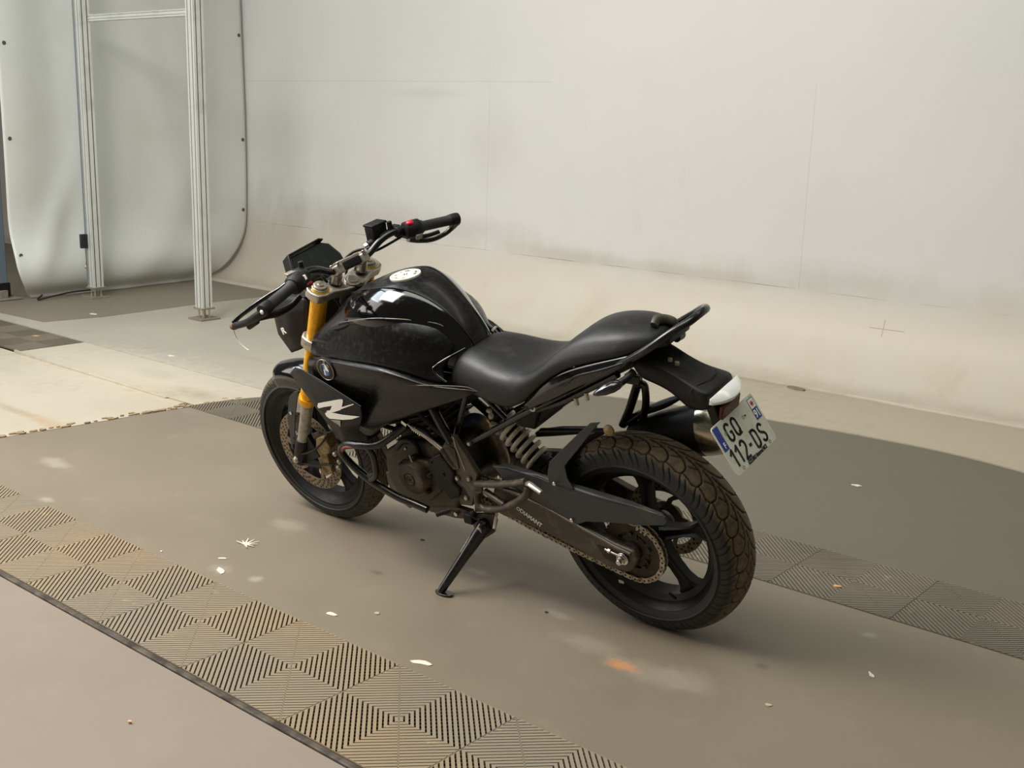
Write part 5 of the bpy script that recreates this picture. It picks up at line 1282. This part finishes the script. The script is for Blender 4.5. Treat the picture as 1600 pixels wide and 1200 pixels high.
GLYPH = {'G': [arc(.5, .74, .42, .26, 20, 180) + arc(.5, .26, .42, .26, 180, 360) + [(.92, .46), (.58, .46)]],
    'Q': [arc(.5, .74, .42, .26, 0, 180) + arc(.5, .26, .42, .26, 180, 360) + [(.92, .74)], [(.60, .20), (.98, -.04)]],
    '1': [[(.12, .74), (.58, 1.0), (.58, 0)]],
    '2': [arc(.5, .72, .40, .28, 165, -20) + [(.80, .50), (.10, .0), (.95, .0)]],
    'D': [[(.12, 0), (.12, 1), (.50, 1)] + arc(.50, .72, .40, .28, 90, 0) + arc(.50, .28, .40, .28, 0, -90) + [(.12, 0)]],
    'S': [arc(.5, .76, .38, .24, 15, 200) + [(.30, .56), (.70, .44)] + arc(.5, .24, .40, .24, 20, -165)],
    '-': [[(.15, .45), (.85, .45)]]}
def stroke_char(ch, a, b, w, h, th, par):
    mb = MB()
    for line in GLYPH[ch]:
        pts = [(a + (x - .5) * w, b + (y - .5) * h) for x, y in line]
        for (x0, y0), (x1, y1) in zip(pts, pts[1:]):
            L = math.hypot(x1 - x0, y1 - y0) + 1e-9; nx, ny = -(y1 - y0) / L * th / 2, (x1 - x0) / L * th / 2
            mb.prism([pp(x0 + nx, y0 + ny, .0012), pp(x1 + nx, y1 + ny, .0012), pp(x1 - nx, y1 - ny, .0012), pp(x0 - nx, y0 - ny, .0012)], pz_ * .0006)
        for (x0, y0) in pts[1:-1]:
            mb.prism([pp(x0 + th / 2 * math.cos(k * PI / 4), y0 + th / 2 * math.sin(k * PI / 4), .0012) for k in range(8)], pz_ * .0006)
    return mb.build('plate_character', INK, par, ang=0, weld=False)
for ch, a in (('G', -.0480), ('Q', -.0150)): stroke_char(ch, a, .0300, .0235, .045, .0072, NP)
for ch, a in zip('112-DS', (-.0800, -.0560, -.0290, -.0010, .0300, .0640)): stroke_char(ch, a, -.0290, .0250 if ch != '-' else .017, .046, .0072 if ch != '-' else .0085, NP)
ptext('AZZURRO Motorrad NICE', .0135, .0035, -.0625, INK, sx=.62, off=.0009)
for a, b in ((-.068, -.0605), (.072, -.0605), (-.062, .034), (.028, .034)):
    mb = MB(); mb.lathe([(.0035, .001), (.0035, .0022), (.0048, .0022), (.0048, .001)], pp(a, b, 0), pz_, 16); mb.build('plate_rivet', GREYLEG, NP)
mb = MB(); mb.cyl(pp(.038, .034, .001), pp(.038, .034, .003), .0024, n=10); mb.build('plate_screw', INK, NP)

# ---- rear indicators
for s in (1, -1):
    a = Vector((-.072, s * .105, .868)); b = Vector((-.055, s * .150, .853)); c_ = Vector((-.022, s * .198, .842))
    tube('indicator_stalk', [a, (-.066, s * .13, .861), b], [.011, .009, .011], PLAST, TL)
    mb = MB(); d_ = (Vector((-.010, s * .196, .838)) - b)
    mb.sweep([b - d_ * .15, b, b + d_ * .25, b + d_ * .6, b + d_ * .9, b + d_ * 1.05], [.008, .016, .020, .018, .010, .003], 20, flat=.75)
    o = mb.build('rear_indicator', SMOKE, TL, ang=60); lab(o, 'dark %s rear indicator' % ('left' if s > 0 else 'right'))

# ---- silencer and pipe on the right
ma, mbv = Vector((.115, -.120, .520)), Vector((-.112, -.158, .578)); dv = (mbv - ma).normalized()
mb = MB(); L = (mbv - ma).length
mb.sweep([ma, ma + dv * .03, ma + dv * L * .45, ma + dv * L * .80, mbv], [.040, .052, .066, .073, .074], 40); MF = mb.build('silencer', MUFF, BIKE, ang=40)
mb = MB(); mb.sweep([mbv - dv * .01, mbv + dv * .001, mbv + dv * .035, mbv + dv * .055, mbv + dv * .060, mbv + dv * .045], [.0735, .0752, .0735, .064, .040, .022], 40); lab(mb.build('end_cap', STAIN, MF, ang=40), 'stained steel silencer end cap')
sh_ = [Vector((.12, -.125, .585)), Vector((.02, -.14, .635)), Vector((-.045, -.150, .668)), Vector((-.075, -.155, .672))]
mb = MB(); mb.sweep(spline(sh_, 5), [.004 + .016 * math.sin(PI * min(1, i / 10)) + .004 for i in range(16)], 12, flat=.5); mb.build('heat_shield', PLAST, MF)
PIPE = tube('exhaust_pipe', [(1.00, 0, .50), (.93, -.02, .56), (.82, -.04, .56), (0.7015, -0.0400, 0.4889), (0.6488, -0.0450, 0.5086), (0.6094, -0.0500, 0.4939), (0.5781, -0.0500, 0.4463), (0.5637, -0.0500, 0.3901), (0.5700, -0.0550, 0.3255), (.50, -.08, .32), (.36, -.10, .36), (.22, -.12, .46), ma], .0205, BRONZE, MF, n=24)
mb = MB(); mb.prism([(0.4115, -0.0400, 0.5146), (0.3328, -0.0500, 0.5349), (0.2116, -0.0600, 0.5556), (0.2135, -0.0600, 0.5426), (0.3365, -0.0500, 0.5126), (0.4147, -0.0400, 0.4964)], (0, -.03, 0)); mb.build('silencer_mount', VOID, MF, bevel=.004)
# right passenger peg hanger: bent tube frame
tube('passenger_peg_hanger', [(0.0724, -0.1150, 0.7085), (0.0863, -0.1180, 0.6786), (0.1158, -0.1220, 0.6142), (0.1494, -0.1250, 0.5519)], .0128, DARK, BIKE)
HG = tube('passenger_peg_hanger', [(0.0739, -0.1150, 0.6963), (0.0582, -0.1150, 0.7052), (0.0521, -0.1160, 0.6919), (0.0573, -0.1180, 0.6399), (0.0799, -0.1220, 0.5763)], .0108, DARK, BIKE)
tube('hanger_brace', [(0.1450, -0.1250, 0.5528), (0.1071, -0.1220, 0.5809), (0.0671, -0.1190, 0.6152)], .0085, DARK, HG)
mb = MB(); q = (0.0840, -0.1120, 0.7178); mb.box(q, (.05, .02, .03)); mb.build('hanger_lug', DARK, HG, bevel=.004)

# ---- rear shock
s0, s1 = Vector((0.5175, 0.0000, 0.5869)), Vector((0.3643, 0.0000, 0.4375)); ds = (s1 - s0).normalized(); e1 = Vector((0, 1, 0)); e2 = ds.cross(e1)
SHK = MB(); SHK.cyl(s0 - ds * .02, s0 + ds * .06, .018); SHK.cyl(s0 + ds * .06, s1 + ds * .01, .024)
SHK.cyl(s1 - ds * .012, s1 + ds * .004, .036, n=28); SHK.cyl(s0 + ds * .012, s0 + ds * .024, .034, n=28)
SHK = SHK.build('shock_absorber', VOID, BIKE, bevel=.002)
mb = MB(); P = []; turns = 7.6; Ls = (s1 - s0).length - .036; N = 260
for i in range(N): a = 2 * PI * turns * i / (N - 1); P.append(s0 + ds * (.026 + Ls * i / (N - 1)) + (e1 * math.cos(a) + e2 * math.sin(a)) * .0375)
mb.sweep(P, .0070, 12); lab(mb.build('coil_spring', SPRING, SHK, ang=60), 'off-white coil spring')
mb = MB(); q = (0.4940, 0.0450, 0.5972); mb.sph(q, (.008, .008, .011), 8); mb.sph((q[0] + .004, q[1], q[2] + .016), (.010, .007, .007), 8); mb.build('reservoir_clip', SPRING, SHK)
mb = MB(); mb.cyl((0.4222, -0.0300, 0.3711), (0.3515, 0.0500, 0.4334), .02, n=28); mb.build('lower_eye', PLAST, SHK, bevel=.002)

# ---- engine
EN = MB()
EN.prism([(0.9267, 0.1050, 0.4115), (0.8416, 0.1050, 0.4656), (0.7181, 0.1050, 0.4930), (0.6245, 0.1050, 0.4805), (0.5997, 0.1050, 0.3625), (0.6466, 0.1050, 0.2690), (0.8059, 0.1050, 0.2260), (0.8964, 0.1050, 0.2262), (0.9395, 0.1050, 0.3127)], (0, -.21, 0))
EN = EN.build('engine', ENG, BIKE, bevel=.012, segs=3)
mb = MB(); mb.box((.80, 0, .545), (.16, .17, .16), Matrix.Rotation(.35, 3, 'Y')); CY = mb.build('cylinder', ENG, EN, bevel=.008)
for k in range(6):
    mb = MB(); mb.box((.775 + k * .006, 0, .495 + k * .018), (.19, .20, .005), Matrix.Rotation(.35, 3, 'Y')); mb.build('cooling_fin', ENG, CY, bevel=.001)
cc = Vector((0.7682, 0.1650, 0.3773))
mb = MB(); mb.lathe([(.0001, -.002), (.013, -.002), (.015, .001), (.017, .001), (.019, -.004), (.022, -.004), (.024, -.0005), (.044, -.0005), (.052, -.004), (.056, -.012), (.058, -.07)], cc, (0, 1, 0), 56); AC = mb.build('alternator_cover', ENG, EN, ang=28)
mb = MB(); mb.cyl(cc + Vector((0, -.001, 0)), cc + Vector((0, .0005, 0)), .004, n=6); mb.build('cover_socket', VOID, AC)
for a in (.4, 1.6, 2.9, 4.1, 5.4):
    mb = MB(); q = cc + Vector((math.cos(a) * .064, -.025, math.sin(a) * .064)); mb.cyl(q - Vector((0, .03, 0)), q, .008, n=14); mb.cyl(q, q + Vector((0, .004, 0)), .005, n=6); mb.build('cover_bolt', ENG, AC, bevel=.001)
mb = MB(); mb.prism([(0.8194, 0.1350, 0.4130), (0.7805, 0.1350, 0.4359), (0.7098, 0.1300, 0.4361), (0.6820, 0.1250, 0.3944), (0.6856, 0.1200, 0.3307), (0.7469, 0.1200, 0.2771), (0.8334, 0.1250, 0.2667), (0.8603, 0.1300, 0.3393)], (0, -.04, 0)); mb.build('crankcase_cover', ENG, EN, bevel=.006, segs=3)
mb = MB(); mb.prism([(0.6847, 0.1500, 0.4553), (0.6640, 0.1500, 0.4758), (0.6337, 0.1480, 0.4906), (0.6137, 0.1450, 0.4670), (0.5942, 0.1420, 0.4300), (0.6093, 0.1400, 0.3936), (0.5853, 0.1380, 0.3714), (0.5967, 0.1380, 0.3435), (0.6353, 0.1380, 0.3218), (0.6586, 0.1400, 0.3492), (0.6798, 0.1450, 0.3742), (0.6873, 0.1480, 0.4197)], (0, -.03, 0)); SCV = mb.build('sprocket_cover', PLAST, EN, bevel=.006, segs=3)
for q in ((0.6736, 0.1510, 0.4539), (0.6369, 0.1470, 0.4156)):
    mb = MB(); mb.cyl((q[0], q[1] - .002, q[2]), (q[0], q[1] + .0006, q[2]), .005, n=12); mb.build('cover_hole', VOID, SCV)
tube('coolant_hose', [(0.8687, 0.1000, 0.4337), (0.8144, 0.1150, 0.4816), (0.7668, 0.1200, 0.4902), (0.7541, 0.1200, 0.4658), (0.7734, 0.1150, 0.4290)], .010, PLAST, EN)
tube('oil_line', [(0.7718, 0.1400, 0.4521), (0.7615, 0.1450, 0.4321), (0.7468, 0.1500, 0.4086)], .003, SILVER, EN, n=8)
mb = MB(); q = (0.8053, 0.1200, 0.4565); mb.sph(q, .006, 8); mb.build('banjo', SILVER, EN)
tube('wire_loom', [(0.9051, 0.1000, 0.5069), (0.8244, 0.1100, 0.5132), (0.7503, 0.1100, 0.5380), (0.7153, 0.1000, 0.5224), (0.7068, 0.1000, 0.4816)], .008, VOID, EN)
# bright adjuster rod running down to the peg plate
rod = [(0.7556, 0.1500, 0.5819), (0.7252, 0.1500, 0.5662), (0.6661, 0.1500, 0.5416), (0.6185, 0.1480, 0.5117)]
CB = tube('clutch_cable_adjuster', rod[1:], [.0060, .0065, .0065], SILVER, EN, k=2)
mb = MB()
for t in (.06, .12, .18, .24, .30): p = Vector(rod[1]).lerp(Vector(rod[3]), t); d_ = (Vector(rod[3]) - Vector(rod[1])).normalized(); mb.cyl(p, p + d_ * .0030, .0080, n=6)
mb.cyl(rod[0], rod[1], .004); mb.cyl(Vector(rod[0]), Vector(rod[0]).lerp(Vector(rod[1]), .6), .0105, n=6); mb.build('adjuster_nut', CHROME, CB)
tube('clutch_arm', [(0.6164, 0.1500, 0.5132), (0.5982, 0.1500, 0.4823), (0.5783, 0.1480, 0.4550)], [.008, .0075, .006], PLATEM, EN, flat=.5)
# belly: grey keel and lower frame
mb = MB(); mb.prism([(0.9727, 0.0800, 0.3100), (0.9313, 0.0800, 0.3128), (0.9209, 0.0800, 0.2544), (0.8610, 0.0800, 0.2086), (0.8952, 0.0800, 0.1870), (0.9519, 0.0800, 0.2142), (0.9719, 0.0800, 0.2488)], (0, -.16, 0)); mb.build('belly_fin', PLATEM, BIKE, bevel=.004)
mb = MB(); mb.prism([(0.8180, 0.1000, 0.2513), (0.7178, 0.1000, 0.2683), (0.5989, 0.1000, 0.2673), (0.5971, 0.1000, 0.2396), (0.6689, 0.1000, 0.2244), (0.7790, 0.1000, 0.2182)], (0, -.02, 0)); LK = mb.build('lower_cradle', SWM, BIKE, bevel=.003)
for q in ((0.6544, 0.1040, 0.2498), (0.6158, 0.1040, 0.2580)):
    mb = MB(); mb.cyl(q, (q[0], q[1] + .008, q[2]), .008, n=6); mb.build('cradle_bolt', CHROME, LK, bevel=.001)

# ---- engine guard tubes
GR = tube('engine_guard', [(0.7660, 0.1350, 0.5543), (0.8056, 0.1650, 0.5235), (0.8498, 0.1950, 0.4981), (0.9068, 0.2120, 0.4944), (0.9608, 0.2140, 0.4879), (0.9933, 0.2140, 0.4667), (0.9947, 0.2140, 0.4431), (0.9612, 0.2100, 0.4043), (0.9118, 0.2020, 0.3648), (0.8598, 0.1960, 0.3391), (0.8017, 0.1900, 0.3178), (0.7573, 0.1820, 0.3060), (0.7039, 0.1760, 0.2934)], .0125, DARK, BIKE, n=16, k=8)
tube('guard_brace', [(0.8824, 0.2080, 0.4954), (0.8668, 0.2050, 0.4723), (0.8655, 0.2030, 0.4349), (0.8770, 0.2020, 0.3875), (0.9095, 0.2020, 0.3630)], .0108, DARK, GR)
mb = MB(); mb.prism([(0.9147, 0.2080, 0.3839), (0.8634, 0.2060, 0.4024), (0.8698, 0.2040, 0.3764), (0.9060, 0.2060, 0.3614)], (0, -.010, 0)); mb.build('guard_gusset', PLATEM, GR, bevel=.002)
q = Vector((0.7039, 0.1760, 0.2934)); q2 = Vector((0.7170, 0.1780, 0.2980)); mb = MB(); mb.cyl(q, q + (q - q2).normalized() * .0006, .0095, n=20); mb.build('open_end', VOID, GR)
tube('scuffed_bend', [(0.9254, 0.2235, 0.4883), (0.9544, 0.2245, 0.4835), (0.9713, 0.2245, 0.4750), (0.9814, 0.2245, 0.4612)], [.0030, .0062, .0062, .003], RUST, GR, n=10)
tube('engine_guard', [(p[0], -p[1], p[2]) for p in ((0.7660, 0.1350, 0.5543), (0.8498, 0.1950, 0.4981), (0.9608, 0.2140, 0.4879), (0.9947, 0.2140, 0.4431), (0.9118, 0.2020, 0.3648), (0.8017, 0.1900, 0.3178), (0.7039, 0.1760, 0.2934))], .0125, DARK, BIKE, n=12)

# ---- footpeg plate, rider peg bracket, gear lever
for s in (1, -1):
    mb = MB(); mb.prism([SY(p, s) for p in [(0.6104, 0.1300, 0.5367), (0.5806, 0.1300, 0.5563), (0.5711, 0.1300, 0.5432), (0.5413, 0.1300, 0.4978), (0.5092, 0.1300, 0.4396), (0.5189, 0.1300, 0.4173), (0.5554, 0.1300, 0.3177), (0.6061, 0.1300, 0.3087), (0.6039, 0.1300, 0.3529), (0.6148, 0.1300, 0.3843), (0.6034, 0.1300, 0.4232), (0.6473, 0.1300, 0.4888), (0.6358, 0.1300, 0.5047)]], (0, -s * .018, 0))
    FP = mb.build('frame_plate', PLATEM, BIKE, bevel=.003, segs=2)
    if s < 0: continue
    mb = MB(); mb.sweep([(0.5775, 0.1315, 0.5534), (0.5747, 0.1315, 0.5215), (0.5542, 0.1315, 0.4450)], .0022, 6); mb.build('plate_edge', SILVER, FP)
    mb = MB(); mb.prism([(0.6085, 0.1308, 0.5091), (0.5989, 0.1308, 0.5179), (0.5802, 0.1308, 0.5111), (0.5773, 0.1308, 0.4457), (0.6058, 0.1308, 0.4321), (0.6388, 0.1308, 0.4889)], (0, .0035, 0)); mb.build('plate_boss', PLATEM, FP, bevel=.0015)
    for q in ((0.5931, 0.1310, 0.4084), (0.5454, 0.1310, 0.4179), (0.5718, 0.1310, 0.3436)):
        mb = MB(); mb.cyl(q, (q[0], q[1] + .004, q[2]), .010, n=20, mi=1); mb.cyl(q, (q[0], q[1] + .006, q[2]), .0065, n=6); mb.build('plate_bolt', [SILVER, PLATEM], FP, bevel=.001)
HGR = MB()
def bar2(mb, pts, r): mb.sweep(pts, r, 10, flat=.8)
bar2(HGR, spline([(0.5088, 0.1400, 0.4144), (0.4225, 0.1500, 0.4397), (0.3379, 0.1600, 0.4710), (0.2913, 0.1650, 0.4919)], 4), .0125)
bar2(HGR, spline([(0.5172, 0.1350, 0.3827), (0.5175, 0.1380, 0.3462), (0.4869, 0.1420, 0.3342), (0.4123, 0.1520, 0.3625), (0.3429, 0.1600, 0.4076), (0.2961, 0.1660, 0.4491), (0.2841, 0.1660, 0.4775)], 4), .0140)
bar2(HGR, [(0.4784, 0.1420, 0.3989), (0.4413, 0.1480, 0.3899), (0.4019, 0.1520, 0.3785)], .0110)
bar2(HGR, [(0.3911, 0.1520, 0.4336), (0.3545, 0.1560, 0.4367), (0.3192, 0.1600, 0.4353)], .0075)
HGR.prism([(0.5280, 0.1320, 0.4140), (0.4965, 0.1320, 0.4218), (0.5205, 0.1320, 0.3077), (0.5473, 0.1320, 0.3004)], (0, -.01, 0))
HGR = HGR.build('footpeg_bracket', SWM, BIKE, ang=50)
mb = MB(); mb.sweep([(0.2947, 0.1600, 0.4819), (0.2701, 0.1750, 0.4924), (0.2242, 0.1850, 0.4829)], [.010, .009, .008], 12, flat=.7); mb.build('footpeg', SILVER, HGR, bevel=.001)
tube('gear_rod', [(0.5662, 0.1400, 0.3001), (0.5488, 0.1400, 0.2864), (0.5260, 0.1380, 0.2824)], .0045, PLAST, HGR)
mb = MB(); mb.sweep([(0.6247, 0.1350, 0.2881), (0.6386, 0.1450, 0.2926)], .006, 10); GL = mb.build('gear_lever', SWM, BIKE)
mb = MB(); a_, b_ = Vector((0.6392, 0.1450, 0.2901)), Vector((0.6695, 0.1780, 0.2853))
for k in range(6): t = k / 6; mb.cyl(a_.lerp(b_, t), a_.lerp(b_, t + .12), .0090, n=14); mb.cyl(a_.lerp(b_, t + .12), a_.lerp(b_, t + .167), .0070, n=14)
mb.build('gear_lever_rubber', GRIP, GL)
mb = MB(); mb.box((0.5777, 0.1250, 0.2694), (.035, .03, .035)); mb.cyl((0.5714, 0.1200, 0.2821), (0.5408, 0.1500, 0.3084), .009, n=6); mb.build('shift_joint', VOID, GL, bevel=.004)

# ---- kickstand
KS = MB(); pv = Vector((0.5304, 0.1200, 0.2471)); ft = Vector((0.5994, 0.2830, 0.0948))
KS.prism([(0.5907, 0.1000, 0.2695), (0.4911, 0.1000, 0.2967), (0.4863, 0.1000, 0.2704), (0.5058, 0.1000, 0.2232), (0.5450, 0.1000, 0.1931), (0.5832, 0.1000, 0.2199)], (0, .014, 0)); KS = KS.build('kickstand_bracket', SWM, BIKE, bevel=.003)
mb = MB(); mb.sweep([pv + Vector((-.004, .006, .022)), pv, pv.lerp(ft, .12), pv.lerp(ft, .5), pv.lerp(ft, .93), ft], [.014, .028, .025, .0185, .0150, .014], 16, flat=.85); KL = mb.build('kickstand', DARK, BIKE, ang=50); lab(KL, 'kickstand leg, worn bare near its pivot')
mb = MB(); mb.sweep([pv.lerp(ft, .16) + Vector((.012, .012, .006)), pv.lerp(ft, .42) + Vector((.010, .010, .004))], .0065, 8, flat=.8); mb.build('worn_edge', SILVER, KL)
mb = MB(); mb.cyl(pv + Vector((0, .012, 0)), pv + Vector((0, .030, 0)), .011, n=20); mb.cyl(pv + Vector((0, .030, 0)), pv + Vector((0, .0315, 0)), .006, n=6, mi=1); mb.build('pivot_bolt', [SILVER, VOID], KL, bevel=.001)
# pad lies flat on the ground: ground plane in the bike frame is z = y*tan(lean) + offset
MI = BIKE.matrix_world.inverted(); gp = BIKE.matrix_world @ ft; gp.z = 0.0045
mb = MB(); P = []
for k in range(20):
    a = 2 * PI * k / 20; P.append(MI @ Vector((gp.x + .034 * math.cos(a) + .006, gp.y + .019 * math.sin(a) + .006, .0006)))
mb.prism(P, (MI.to_3x3() @ Vector((0, 0, .007)))); mb.build('stand_foot', DARK, KL, bevel=.0015)
mb = MB(); mb.sweep([MI @ (gp + Vector((0, 0, .002))), ft], .012, 12); mb.build('stand_ankle', DARK, KL)
mb = MB(); a_, b_ = Vector((0.4602, 0.1250, 0.3268)), Vector((0.4776, 0.1350, 0.2620)); N = 120; dd = (b_ - a_)
o1 = dd.normalized().orthogonal(); o2 = dd.normalized().cross(o1)
mb.sweep([a_ + dd * (i / N) + (o1 * math.cos(i * .9) + o2 * math.sin(i * .9)) * .0028 for i in range(N + 1)], .0012, 6); mb.build('return_spring', SPRING, KL)


# keep the tree at thing > part > sub-part
bpy.context.view_layer.update()
def depth(o):
    d = 0
    while o.parent is not None: o = o.parent; d += 1
    return d
for o in list(bpy.data.objects):
    while depth(o) > 2:
        g = o.parent.parent; o.matrix_local = o.parent.matrix_local @ o.matrix_local; o.parent = g
